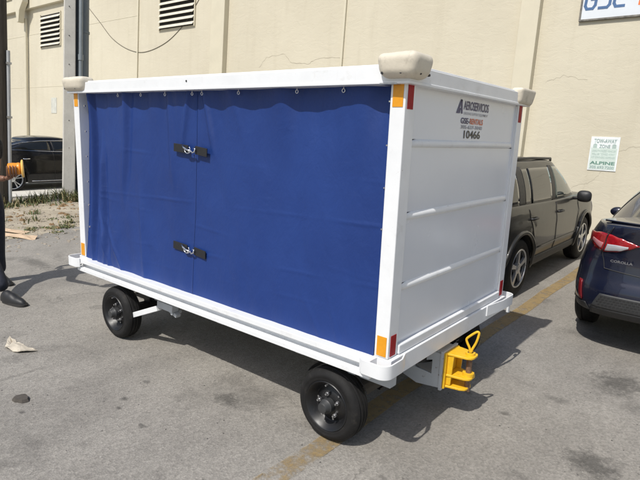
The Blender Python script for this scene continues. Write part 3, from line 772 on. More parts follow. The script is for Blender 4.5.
# rubber corner caps
def rcap(x0, x1, y0, y1, z0=1.876, z1=2.002, lab=None):
    bm = MB(); bm.box((x0, y0, z0), (x1, y1, z1))
    o = bm.build('corner_cap', 'cap', cart)
    for v in o.data.vertices:
        if v.co.z < 1.9:  # tapered underside
            v.co.x += .018*(1 if v.co.x < (x0+x1)/2 else -1) ; v.co.y += .018*(1 if v.co.y < (y0+y1)/2 else -1)
    b = o.modifiers.new('round', 'BEVEL'); b.width = .045; b.segments = 6; b.profile = .55; b.limit_method = 'NONE'
    s_ = o.modifiers.new('sub', 'SUBSURF'); s_.levels = 1; s_.render_levels = 1
    tx = D.textures.get('capnoise') or D.textures.new('capnoise', 'CLOUDS'); tx.noise_scale = .12
    dm = o.modifiers.new('d', 'DISPLACE'); dm.texture = tx; dm.strength = .008; dm.texture_coords = 'GLOBAL'
    for p in o.data.polygons: p.use_smooth = True
    m = MB()
    for (x, y, dx, dy) in ((x0+.04, y0, 0, -1), (x0+(x1-x0)*.62, y0, 0, -1), (x1, y0+(y1-y0)*.45, 1, 0), (x1, y1-.03, 1, 0)):
        m.cyl((x-dx*.03, y-dy*.03, z0+.022), (x-dx*.020, y-dy*.020, z0+.022), .006, n=10)
    m.build('bolt', 'pitch', o)
rcap(-.127, .092, -.094, .105, 1.893, 2.004); rcap(LX-.065, LX+.262, -.075, .06, 1.885, 1.995); rcap(-.02, .068, WD-.22, WD+.045, 1.876, 1.978); rcap(LX-.088, LX+.127, WD-.10, WD+.092)
m = MB(); m.box((-.12, -.035, ZT-.008), (-.03, .05, ZT-.001)); m.build('cap_bracket', 'steel', cart)
# low corner bumpers: bent flat bar round each deck corner
def bumper(cx, cy, sx, sy, ax=.115, ay=.13):
    # local frame: corner at (cx,cy), outward sx, sy
    P = []
    P.append((cx - sx*ax, cy + sy*.068)); P.append((cx - sx*ax + sx*.03, cy + sy*.092)); 
    for i in range(0, 10):
        a = radians(90 - i*10)
        P.append((cx + sx*(.004 + .050*cos(a)), cy + sy*(.044 + .050*sin(a))))
    P.append((cx + sx*.053, cy - sy*ay*.4)); P.append((cx + sx*.024, cy - sy*ay))
    m = MB(); th = .009; n_ = len(P); V = []
    for i, (x, y) in enumerate(P):
        a = P[max(0, i-1)]; b = P[min(n_-1, i+1)]; dx, dy = b[0]-a[0], b[1]-a[1]; l = sqrt(dx*dx+dy*dy); nx, ny = dy/l*th/2, -dx/l*th/2
        for z in (.494, .568): V += [(x+nx, y+ny, z), (x-nx, y-ny, z)]
    F_ = []
    for i in range(n_-1):
        o_ = i*4; p_ = o_+4
        F_ += [(o_, p_, p_+2, o_+2), (o_+1, o_+3, p_+3, p_+1), (o_+2, p_+2, p_+3, o_+3), (o_, o_+1, p_+1, p_)]
    F_ += [(0, 2, 3, 1), (4*n_-4, 4*n_-3, 4*n_-1, 4*n_-2)]
    m.add(V, F_); b_ = m.build('bumper', 'white', cart, bevel=.003, angle=50)
    m = MB(); q = [(p[0], p[1]) for p in P]; inner = [(cx - sx*ax, cy + sy*.03)] 
    m.prism([(cx - sx*ax*.6, cy + sy*.03), (cx - sx*ax*.6, cy+sy*.084)] + [(cx+sx*(.004+.042*cos(radians(a))), cy+sy*(.044+.042*sin(radians(a)))) for a in (90, 60, 40)] + [(cx+sx*.02, cy+sy*.03)], 'z', .497, .508)
    m.build('gusset', 'white', b_)
bumper(0, 0, 1, -1); bumper(LX, 0, -1, -1); bumper(0, WD, 1, 1, .115, .34); bumper(LX, WD, -1, 1)
m = MB(); m.cyl((.04, WD+.03, .44), (.04, WD+.03, .492), .012, n=12); m.build('drain_stub', 'white', cart)

# chassis
m = MB()
for y in (.30, WD-.36): m.box((-2.85, y, .40), (-.15, y+.06, .498))
for x in (-.62, -1.3, -2.1, -2.75): m.box((x, .02, .41), (x+.06, WD-.02, .464))
m.box((-.20, .05, .405), (-.11, WD-.05, .461)); m.box((-.36, .045, .392), (.0, .105, .452))
m.build('chassis', 'greypaint', cart, bevel=.003)
# wheels
def cart_wheel(x, yo, s, r=.205, wdt=.135, steer=0):
    # yo: outer face y, s=-1 outer side is -y
    c = Vector((x, yo, r)); ax = (sin(steer)*-s if steer else 0, s*cos(steer), 0)
    wl = D.objects.new('wheel', None); C.objects.link(wl); wl.parent = cart; wl.location = Vector((x, yo, 0)) - ORG[cart.name]
    ORG[wl.name] = Vector((x, yo, 0))
    m = MB()
    pr = [(.134, -.012), (.140, -.004), (.150, .000), (.160, -.002), (.163, .0005), (.176, -.003), (.192, -.013), (.2000, -.026), (.2035, -.036), (.1965, -.041), (.1965, -.045), (.205, -.049), (.205, -.064), (.1985, -.066), (.1985, -.070), (.205, -.072),
          (.205, -.087), (.1985, -.089), (.1985, -.093), (.2045, -.096), (.202, -.108), (.192, -.123), (.172, -.133), (.145, -.136), (.125, -.130), (.118, -.12)]
    m.lathe(pr, c, ax, 72); m.build('tyre', 'rubber', wl, smooth=True, angle=60)
    m = MB()
    pr = [(.142, -.006), (.137, .000), (.130, -.004), (.124, -.018), (.116, -.024), (.108, -.050), (.100, -.056), (.074, -.044), (.055, -.036), (.0, -.036)]
    m.lathe(pr, c, ax, 60); rim = m.build('rim', 'blackmetal', wl, smooth=True, angle=50)
    A = Vector(ax).normalized(); U = A.orthogonal().normalized(); W_ = A.cross(U)
    m = MB(); m.lathe([(.040, -.034), (.040, .000), (.034, .006), (.030, .026), (.026, .032), (0, .033)], c, ax, 32); m.build('hub', 'greypaint' if False else 'darkplastic', rim, smooth=True, angle=40)
    for k in range(5):
        m = MB(); a = 2*pi*k/5 + .3; p = c + .064*(cos(a)*U + sin(a)*W_)
        m.cyl(p - A*.036, p - A*.022, .0115, n=6); m.cyl(p - A*.022, p - A*.008, .006, n=10)
        m.build('lug_nut', 'steel', rim, smooth=True)
    m = MB()
    for k in range(3):
        a = 2*pi*k/3 + 1.1; p = c + .083*(cos(a)*U + sin(a)*W_)
        m.cyl(p - A*.0405, p - A*.038, .006, n=10)
    pieces(m, 'rivet', 'steel', rim)
    a = 3.9; p = c + .126*(cos(a)*U+sin(a)*W_); m = MB(); m.cyl(p - A*.01, p + A*.012, .005, n=8); m.build('valve', 'steel', rim)
    return wl
for x in (-.335, -2.445):
    cart_wheel(x, -.045, -1, steer=0); cart_wheel(x, WD+.045, 1)
# axles, springs, turntable
for x in (-.335, -2.445):
    m = MB(); m.box((x-.03, .115, .175), (x+.03, WD-.115, .235)); ax_ = m.build('axle', 'blackmetal', cart, bevel=.004)
    m = MB()
    for y in (.26, WD-.30):
        for k in range(3): m.box((x-.24+.05*k, y, .24+.012*k), (x+.15-.04*k, y+.05, .250+.012*k))
        m.box((x-.04, y-.01, .20), (x+.04, y+.06, .30))
    pieces(m, 'leaf_spring', 'blackmetal', ax_)
    m = MB()
    for y in (.255, WD-.305):
        for dx in (-.24, .10): m.box((x+dx, y, .27), (x+dx+.04, y+.06, .405))
    pieces(m, 'spring_hanger', 'greypaint', ax_)
m = MB(); m.cyl((-.327, WD/2, .31), (-.327, WD/2, .40), .26, n=48); m.build('turntable', 'blackmetal', cart, smooth=True)
for s_ in (0, 1):
    m = MB(); y0, y1 = (.03, .20) if not s_ else (WD-.20, WD-.03)
    m.grid(lambda a, b: (-.327 + .235*cos(radians(30+120*a)), y0 + (y1-y0)*b, .205 + .235*sin(radians(30+120*a))), 20, 1); m.build('mudguard', 'blackmetal', cart, solid=.004)
# brake arm poking out by the rear wheel
ba = MB(); ba.obox((-2.105, .02, .287), (.165, 0, .068), (0, .020, 0), (-.007, 0, .0185)); b_ = ba.build('brake_arm', 'white', cart, bevel=.003)
m = MB(); m.obox((-1.86, .04, .385), (.09, .0, .0), (0, .028, 0), (.002, 0, .026)); m.obox((-1.80, .05, .350), (.05, .0, -.016), (0, .02, 0), (.004, 0, .012))
m.box((-1.90, .05, .38), (-1.84, .32, .42)); m.cyl((-1.79, .02, .35), (-1.79, .10, .35), .014, n=12)
m.build('brake_linkage', 'greypaint', b_, bevel=.003)

# hitch
hy0, hy1 = .64, .82
m = MB()
def plate(y0, y1):
    hole = [(-.185, .298), (-.065, .340), (-.065, .250), (-.178, .262)]
    o5 = [(-.60, .405), (-.01, .392), (-.01, .176), (-.16, .160), (-.60, .30)]
    for q in ((o5[0], o5[1], hole[1], hole[0]), (o5[1], o5[2], hole[2], hole[1]), (o5[2], o5[3], hole[3], hole[2]), (o5[3], o5[4], hole[0], hole[3]), (o5[4], o5[0], hole[0])): m.prism(list(q), 'y', y0, y1)
plate(hy0, hy0+.010); plate(hy1-.010, hy1)
m.box((-.58, hy0+.012, .388), (-.016, hy1-.012, .402)); m.box((-.010, hy0-.008, .166), (.006, hy1+.008, .410))
tong = m.build('tow_bar', 'hitchgrey', cart, weld=True)
m = MB(); m.box((.007, hy0, .178), (.022, hy1, .402))
def jaw(z, x1, th=.014):
    P = [(.022, hy0+.012), (x1-.03, hy0+.03), (x1-.008, hy0+.045), (x1, hy0+.065), (x1, hy1-.065), (x1-.008, hy1-.045), (x1-.03, hy1-.03), (.022, hy1-.012)]
    m.prism(P, 'z', z, z+th)
jaw(.388, .165); jaw(.256, .160); jaw(.186, .140)
m.prism([(.0225, .19), (.0225, .402), (.075, .387), (.060, .20)], 'y', hy0+.014, hy0+.024) if False else m.prism([(.0225, .202), (.0225, .387), (.060, .387), (.050, .202)], 'y', hy0+.020, hy0+.030)
m.prism([(.0225, .202), (.0225, .387), (.060, .387), (.050, .202)], 'y', hy1-.030, hy1-.020)
cpl = m.build('coupler', 'yellow', tong, bevel=.0035)
yc = .73; xc = .128
m = MB(); m.cyl((xc, yc, .172), (xc, yc, .412), .0165, n=18); pin = m.build('pin', 'rusty', cpl, smooth=True)
for r0, z_, h_ in ((.034, .270, .020), (.028, .402, .014)):
    m = MB(); m.lathe([(.0165, .0), (r0, .0), (r0, h_), (.0165, h_)], (xc, yc, z_), (0,0,1), 24); m.build('collar', 'yellow', pin, smooth=True, angle=40)
K_ = [(.0, .41), (-.006, .44), (-.024, .475), (-.028, .495), (-.012, .515), (.018, .542), (.032, .548), (.038, .535), (.028, .485), (.010, .44)]
P = []
for i in range(len(K_)):
    p0, p1, p2, p3 = (K_[(i+j) % len(K_)] for j in (-1, 0, 1, 2))
    for k in range(4):
        q = k/4; P.append(tuple(.5*(2*p1[j] + (p2[j]-p0[j])*q + (2*p0[j]-5*p1[j]+4*p2[j]-p3[j])*q*q + (3*p1[j]-p0[j]-3*p2[j]+p3[j])*q**3) for j in (0, 1)))
m = MB(); m.tube([(xc + a*.95, yc + a*.3, z) for a, z in P], .0072, 10, True); m.build('pin_handle', 'yellow', pin, smooth='all')

# ------------------------------------------------------------------ cars
class Shell:
    """Lower body shell + greenhouse as superellipse lofts. local frame: +y forward, rear at y=-hl."""
    def __init__(s, **k): s.__dict__.update(k)
    def unit(s, a, b, n):
        # project direction onto unit superellipse, keeping the dominant coordinate's partner
        if abs(a) >= abs(b)*1.0:   # side: keep b
            return (math.copysign(max(0, 1-abs(b)**n)**(1/n), a), b)
        return (a, math.copysign(max(0, 1-abs(a)**n)**(1/n), b))
def superpts(hl, arches, n=6):
    """unit parameters (a,b,mode) around: rear centre -> right side -> front centre -> left side"""
    ks = (0.5)**(1/n)
    A = [i/14*ks for i in range(15)]
    bs = sorted(set([-ks + 2*ks*i/70 for i in range(71)]))
    pts = [('a', a, -1) for a in A[:-1]] + [('b', b, 1) for b in bs] + [('a', a, 1) for a in reversed(A[:-1])]
    pts += [('a', -a, 1) for a in A[1:-1]] + [('b', b, -1) for b in reversed(bs)] + [('a', -a, -1) for a in reversed(A[1:-1])]
    return pts
def ev(p, n):
    m_, v, s = p
    if m_ == 'a': return (v, s*(1-abs(v)**n)**(1/n))
    return (s*(1-abs(v)**n)**(1/n), v)
def interp(tab, x):
    if x <= tab[0][0]: return tab[0][1]
    for (a, b), (c_, d) in zip(tab, tab[1:]):
        if x <= c_:
            t_ = (x-a)/(c_-a); t_ = t_*t_*(3-2*t_); return b + (d-b)*t_
    return tab[-1][1]
def car(root, K, paint_mat):
    """K: dims. returns helper evaluators"""
    hl = K['hl']; n = K['n']; pts = superpts(hl, K['arch'], n)
    def low(p, z):
        a, b = ev(p, n)
        hw = interp(K['hw'], z); re = interp(K['rear'], z); fr = interp(K['front'], z)
        y = b*hl; y = y + re if b < -.5 and False else y
        # shift ends by profile (re inward at rear, fr inward at front)
        y = b*(hl - (re if b < 0 else fr)*min(1, abs(b)**3*1.15))
        x = a*hw
        return x, y
    def zb(y):
        z = K['sill']
        for ay, ar in K['arch']:
            d = abs(y-ay)
            if d < ar: z = max(z, K['wr'] + sqrt(ar*ar-d*d)*1.0 - .0)
        if abs(y) > hl-.25: z = max(z, K['sill']+.02)
        return z
    zt = lambda y: interp(K['top'], y)
    rows = 16; V = []; 
    for j in range(rows+1):
        v = j/rows
        for p in pts:
            yy = ev(p, n)[1]*hl
            z0, z1 = zb(yy), zt(yy)
            z = z0 + (z1-z0)*v
            x, y = low(p, z); V.append((x, y, z))
    npn = len(pts); Fc = [(j*npn+i, j*npn+(i+1)%npn, (j+1)*npn+(i+1)%npn, (j+1)*npn+i) for j in range(rows) for i in range(npn)]
    base = rows*npn
    for kx, dz in ((.992, .012), (.975, .022), (.94, .032), (.8, .045), (.5, .06), (.2, .068), (.0, .07)):
        for i, p in enumerate(pts):
            x, y, z = V[base - 0 + i] if False else V[rows*npn+i]
            V.append((x*kx, y*(1-(1-kx)*(.25 if abs(ev(p, n)[1]) < .8 else .45)), z+dz*K.get('crown', 1)))
    for j in range(rows, rows+7): Fc += [(j*npn+i, j*npn+(i+1)%npn, (j+1)*npn+(i+1)%npn, (j+1)*npn+i) for i in range(npn)]
    m = MB(); m.add(V, Fc); body = m.build('body', paint_mat, root, smooth=True, angle=45)
    # dark inner pan and wheel wells
    m = MB(); m.box((-interp(K['hw'], .5)+.24, -hl+.25, K['sill']+.0), (interp(K['hw'], .5)-.24, hl-.25, .62))
    m.build('underbody', 'darkgap', root)
    ms = MB()
    for sx in (-1, 1):
        for ay, ar in K['arch']:
            hw_ = interp(K['hw'], .6)-.012
            ms.grid(lambda a, b: (sx*(hw_ - .25*b), ay + ar*1.02*cos(pi*a), K['wr'] + ar*1.02*sin(pi*a)), 16, 1)
    pieces(ms, 'wheel_well', 'darkgap', root)
    # greenhouse
    G = K['gh']; gn = G['n']; gp = superpts(1, [], gn)
    def gr(p, t_):
        a, b = ev(p, gn)
        hw = G['w0'] + (G['w1']-G['w0'])*(t_**.9) + .035*sin(pi*t_)
        y0 = G['yr0'] + (G['yr1']-G['yr0'])*t_**(G.get('pr', 1)); y1 = G['yf0'] + (G['yf1']-G['yf0'])*t_**(G.get('pf', 1))
        yc = (y0+y1)/2; hh = (y1-y0)/2
        z = G['z0'](yc+b*hh) + (G['z1'] - .03*abs(b)**4*1.0 - G['z0'](yc+b*hh))*t_ if callable(G['z0']) else G['z0'] + (G['z1'] - .04*abs(b)**3 - G['z0'])*t_
        return (a*hw, yc+b*hh, z)
    V = []; gr_rows = 10
    for j in range(gr_rows+1):
        for p in gp: V.append(gr(p, j/gr_rows))
    q = len(gp); Fc = [(j*q+i, j*q+(i+1)%q, (j+1)*q+(i+1)%q, (j+1)*q+i) for j in range(gr_rows) for i in range(q)]
    for kx, dz in ((.97, .018), (.92, .03), (.8, .043), (.5, .058), (.2, .064), (0, .065)):
        for i in range(q):
            x, y, z = V[gr_rows*q+i]; yc = (G['yr1']+G['yf1'])/2
            V.append((x*kx, yc+(y-yc)*(1-(1-kx)*.35), z+dz))
    for j in range(gr_rows, gr_rows+6): Fc += [(j*q+i, j*q+(i+1)%q, (j+1)*q+(i+1)%q, (j+1)*q+i) for i in range(q)]
    m = MB(); m.add(V, Fc); m.build('cabin', paint_mat, root, smooth=True, angle=50)
    def gside(b, t_, sx=1, off=.004):
        # b given as actual y; solve unit b
        y0 = G['yr0'] + (G['yr1']-G['yr0'])*t_**(G.get('pr', 1)); y1 = G['yf0'] + (G['yf1']-G['yf0'])*t_**(G.get('pf', 1))
        yc = (y0+y1)/2; hh = (y1-y0)/2; ub = max(-.97, min(.97, (b-yc)/hh))
        p = gr(('b', ub, sx), t_); return (p[0]+sx*off, p[1], p[2])
    def grear(a, t_, end=-1, off=.004):
        p = gr(('a', a, end), t_); return (p[0], p[1]+end*off, p[2]+off*.5)
    def lside(y, z, sx=1, off=.004):
        ub = y/hl
        for _ in range(3):
            xx_, yy_ = low(('b', ub, sx), z); ub += (y-yy_)/hl
        xx_, yy_ = low(('b', max(-.98, min(.98, ub)), sx), z); return (xx_+sx*off, yy_, z)
    def lend(a, z, end=-1, off=.004):
        """a: 0..1.6 param: 0 centre to ks then wraps onto the side"""
        ks = .5**(1/n)
        sg_ = 1 if a >= 0 else -1; a = abs(a)
        if a <= ks: p = ('a', sg_*a, end); 
        else: p = ('b', end*(ks - (a-ks)), sg_)
        e = ev(p, n); x, y = low(p, z)
        nx = abs(e[0])**(n-1)*(1 if e[0] > 0 else -1); ny = abs(e[1])**(n-1)*(1 if e[1] > 0 else -1); l = sqrt(nx*nx+ny*ny)
        return (x+nx/l*off, y+ny/l*off, z)
    return dict(gside=gside, grear=grear, lside=lside, lend=lend, body=body)
def patch(fn, corners, name, mat, parent, nu=14, nv=8, solid=.002):
    """corners: (u,v) bl, br, tr, tl mapped bilinearly then through fn"""
    (a, b, c_, d) = corners
    m = MB()
    m.grid(lambda s, t_: fn(*[(a[k]*(1-s)+b[k]*s)*(1-t_) + (d[k]*(1-s)+c_[k]*s)*t_ for k in (0, 1)]), nu, nv)
    return m.build(name, mat, parent, smooth='all', solid=solid)
def seam(fn, pts, name, mat, parent, wd=.006):
    m = MB(); P = []
    for (a, b), (c_, d) in zip(pts, pts[1:]):
        for k in range(8): P.append(fn(a+(c_-a)*k/8, b+(d-b)*k/8))
    P.append(fn(*pts[-1])); m.tube(P, wd/2, 5); return m.build(name, mat, parent, smooth='all')
def car_wheel(root, x, y, s, r, rr, wd, kind, rimmat='alloy'):
    wl = D.objects.new('wheel', None); C.objects.link(wl); wl.parent = root; wl.location = (x, y, 0)
    c = Vector((0, 0, r)); ax = (s, 0, 0)
    m = MB(); k = r-rr
    m.lathe([(rr-.005, -.02), (rr+.005, -.004), (rr+k*.3, .0), (rr+k*.7, -.006), (r-.012, -.022), (r, -.04), (r, -.075), (r-.006, -.078), (r-.006, -.084), (r, -.087), (r, -wd+.04), (r-.012, -wd+.02), (rr, -wd)], c, ax, 64)
    m.build('tyre', 'rubber', wl, smooth=True, angle=60)
    m = MB(); m.lathe([(rr+.006, -.006), (rr-.004, -.003), (rr-.018, -.014), (rr-.022, -.05), (rr-.03, -.12), (rr*.5, -.14), (0, -.14)], c, ax, 48)
    m.build('rim_barrel', 'darkplastic', wl, smooth=True, angle=60)
    m = MB(); m.lathe([(rr+.007, -.008), (rr-.002, .000), (rr-.014, -.004), (rr-.02, -.03)], c, ax, 48)
    A = Vector(ax)
    ns = 5
    for i in range(ns):
        a0 = 2*pi*i/ns + .35
        def P(rad, ang, dep): return c + rad*Vector((0, cos(ang), sin(ang))) + A*dep
        for da in ((-.16, .16) if kind == 'split' else (0,)):
            wa, wb = (.10, .055) if kind == 'split' else (.26, .13)
            rr0, rr1 = .05, rr-.012
            vs = []
            for rad, half, dep, aa in ((rr0, wa*1.6, -.012, a0+da*.6), (rr*.55, wa*.75 if kind == 'split' else .17, -.010, a0+da), (rr1, wb*1.2, -.012, a0+da*1.25)):
                vs += [P(rad, aa-half, dep), P(rad, aa+half, dep), P(rad, aa+half, dep-.03), P(rad, aa-half, dep-.03)]
            fs = []
            for q in range(2): o_ = q*4; fs += [(o_, o_+1, o_+5, o_+4), (o_+1, o_+2, o_+6, o_+5), (o_+3, o_, o_+4, o_+7), (o_+2, o_+3, o_+7, o_+6)]
            m.add(vs, fs)
    m.lathe([(.068, -.05), (.068, -.014), (.055, -.006), (0, -.004)], c, ax, 24)
    m.build('rim', rimmat, wl, smooth=True, angle=35)
    return wl

# --- SUV, nose to the wall, right side towards the camera
suv = thing('suv', 'dark grey SUV parked nose to the cream wall behind the cart', 'car', (-1.325, 4.866, 0), world=False); suv.scale = (.91, 1.02, .91)
sw = .885
K = dict(hl=2.22, n=7, sill=.27, wr=.345, arch=[(-1.32, .40), (1.315, .40)],
         hw=[(.2, .80), (.35, .85), (.55, .885), (.8, .880), (.95, .855), (1.1, .825), (1.3, .80)],
         rear=[(.2, .12), (.45, .0), (.7, .02), (.9, .06), (1.3, .12)], front=[(.2, .12), (.45, .0), (.7, .02), (.9, .10), (1.1, .2)],
         top=[(-2.2, 1.00), (-1.8, 1.06), (.6, 1.03), (1.1, 1.02), (1.7, .99), (2.2, .88)],
         gh=dict(n=6, w0=.81, w1=.665, yr0=-2.12, yr1=-1.80, yf0=1.26, yf1=.42, pf=.9, z0=1.03, z1=1.555))
H = car(suv, K, 'suvpaint')
gs, ls = H['gside'], H['lside']
for s_ in (1, -1):
    g_ = lambda u_, v_, s_=s_: gs(u_, v_, s_); l_ = lambda u_, v_, s_=s_: ls(u_, v_, s_); l2 = lambda u_, v_, s_=s_: ls(u_, v_, s_, .002); g2 = lambda u_, v_, s_=s_: gs(u_, v_, s_, .006)
    patch(g_, [(-1.95, .12), (-1.33, .10), (-1.33, .86), (-1.78, .84)], 'rear_quarter_window', 'tint', suv)
    patch(g_, [(-1.14, .10), (-.98, .10), (-.98, .87), (-1.14, .87)], 'rear_vent_window', 'tint', suv)
    patch(g_, [(-.94, .09), (-.20, .08), (-.20, .88), (-.94, .88)], 'rear_door_window', 'tint', suv)
    patch(g_, [(-.05, .08), (.98, .07), (.42, .90), (-.05, .90)], 'front_door_window', 'tintlight', suv)
    patch(g_, [(-.19, .03), (-.06, .03), (-.06, .93), (-.19, .93)], 'door_pillar', 'pitch', suv)
    patch(g_, [(-1.32, .03), (-1.15, .03), (-1.15, .93), (-1.32, .93)], 'rear_pillar', 'pitch', suv)
    seam(g2, [(-1.95, .05), (1.1, .03)], 'belt_trim', 'pitch', suv, .018)
    seam(l_, [(-.12, 1.03), (-.13, .7), (-.12, .36)], 'door_seam', 'pitch', suv, .007)
    seam(l_, [(.86, 1.02), (.90, .85), (.80, .55), (.78, .36)], 'door_seam', 'pitch', suv, .007)
    seam(l_, [(-1.10, 1.02), (-1.06, .88), (-.92, .62), (-.86, .40)], 'door_seam', 'pitch', suv, .007)
    patch(l2, [(-.90, .30), (.88, .30), (.92, .40), (-.94, .40)], 'rocker_cladding', 'darkplastic', suv, 20, 4, .02)
    seam(l_, [(-.86, .52), (.80, .52)], 'door_moulding', 'suvpaint', suv, .014)
    for ay in (-1.32, 1.315):
        P = [ls(ay + .425*cos(radians(a)), .345 + .425*sin(radians(a)), s_, .008) for a in range(-8, 189, 7)]
        m = MB(); m.tube(P, .028, 8); m.build('arch_trim', 'suvpaint', suv, smooth='all')
    for hy in (-.98, .02):
        x_, y_, z_ = ls(hy, .90, s_, .03); m = MB(); m.tube([(x_-s_*.03, y_-.09, z_), (x_, y_-.07, z_), (x_, y_+.07, z_), (x_-s_*.03, y_+.09, z_)], .015, 8); m.build('door_handle', 'pitch', suv, smooth='all')
    x_, y_, z_ = ls(.66, 1.00, s_, .0)
    m = MB(); m.tube([(x_-s_*.06, y_+.02, z_+.02), (x_+s_*.04, y_, z_+.03), (x_+s_*.08, y_, z_+.05)], .022, 8)
    mir = m.build('mirror', 'pitch', suv, smooth='all')
    m = MB()
    def mf(a, b):
        th, ph = 2*pi*a, pi*(b-.5)
        cx_, cz_ = abs(cos(th))**.7*math.copysign(1, cos(th)), abs(sin(th))**.7*math.copysign(1, sin(th))
        return (x_ + s_*.14 + .100*cos(ph)*cx_, y_ + .0 + .055*sin(ph)*1.0, z_+.065 + .085*cos(ph)*cz_)
    m.grid(mf, 24, 12); m.build('mirror_shell', 'pitch', mir, smooth='all')
    P = [gs(y, .97, s_, -.02) for y in (-1.55, -1.45, -.6, .22, .32)]
    m = MB(); m.tube([(P[0][0]-s_*.02, P[0][1], 1.565), (P[1][0]-s_*.03, P[1][1], 1.598), (P[2][0]-s_*.03, P[2][1], 1.606), (P[3][0]-s_*.03, P[3][1], 1.592), (P[4][0]-s_*.02, P[4][1], 1.56)], .017, 8); m.build('roof_rail', 'pitch', suv, smooth='all')
    x_, y_, z_ = ls(1.02, .72, s_, .004)
    for wy in (-1.32, 1.315): car_wheel(suv, s_*.88, wy, s_, .345, .228, .215, 'wide')
patch(lambda a, b: H['grear'](a, b, 1), [(-.62, .10), (.62, .10), (.62, .88), (-.62, .88)], 'windscreen', 'tint', suv, 20, 8)
patch(lambda a, b: H['grear'](a, b, -1), [(-.62, .15), (.62, .15), (.62, .80), (-.62, .80)], 'rear_window', 'tint', suv, 20, 8)
for s_ in (1, -1):
    patch(lambda a, b: H['lend'](a, b, -1), [(s_*.80, .82), (s_*1.0, .82), (s_*1.0, 1.0), (s_*.80, 1.0)], 'tail_light', 'lens_red', suv, 8, 6)
    patch(lambda a, b: H['lend'](a, b, 1), [(s_*.60, .72), (s_*.98, .72), (s_*.98, .88), (s_*.60, .86)], 'headlight', 'lens_clear', suv, 8, 6)
patch(lambda a, b: H['lend'](a, b, 1), [(-.5, .68), (.5, .68), (.5, .86), (-.5, .86)], 'grille', 'pitch', suv, 16, 5)

# --- navy sedan, rear towards the camera
sed = thing('sedan', 'dark navy sedan with red and clear tail lights parked to the right of the SUV', 'car', (.965, 4.45, 0), world=False); sed.scale = (.91, .91, .96)
K = dict(hl=2.26, n=6.0, sill=.325, wr=.32, arch=[(-1.30, .355), (1.34, .355)],
         hw=[(.15, .80), (.3, .86), (.5, .89), (.66, .88), (.8, .85), (.95, .80), (1.1, .735)],
         rear=[(.15, .20), (.30, .06), (.42, .0), (.55, .0), (.66, .05), (.80, .07), (.95, .05), (1.06, .02), (1.12, .06)],
         front=[(.2, .12), (.45, .0), (.7, .04), (.9, .2)],
         top=[(-2.3, 1.075), (-1.9, 1.07), (-1.2, .995), (.2, .94), (1.1, .92), (1.7, .84), (2.3, .68)], crown=.55,
         gh=dict(n=4, w0=.76, w1=.50, yr0=-1.95, yr1=-.72, yf0=1.05, yf1=.15, pr=.95, pf=.9, z0=.99, z1=1.385))
H = car(sed, K, 'navypaint')
gs, ls = H['gside'], H['lside']; le = lambda a, b: H['lend'](a, b, -1); le6 = lambda a, b: H['lend'](a, b, -1, .011)
patch(lambda a, b: H['grear'](a, b, -1), [(-.70, .16), (.70, .16), (.74, .90), (-.74, .90)], 'rear_window', 'tint', sed, 24, 10)
patch(lambda a, b: H['grear'](a, b, 1), [(-.70, .1), (.70, .1), (.74, .9), (-.74, .9)], 'windscreen', 'tint', sed, 24, 10)
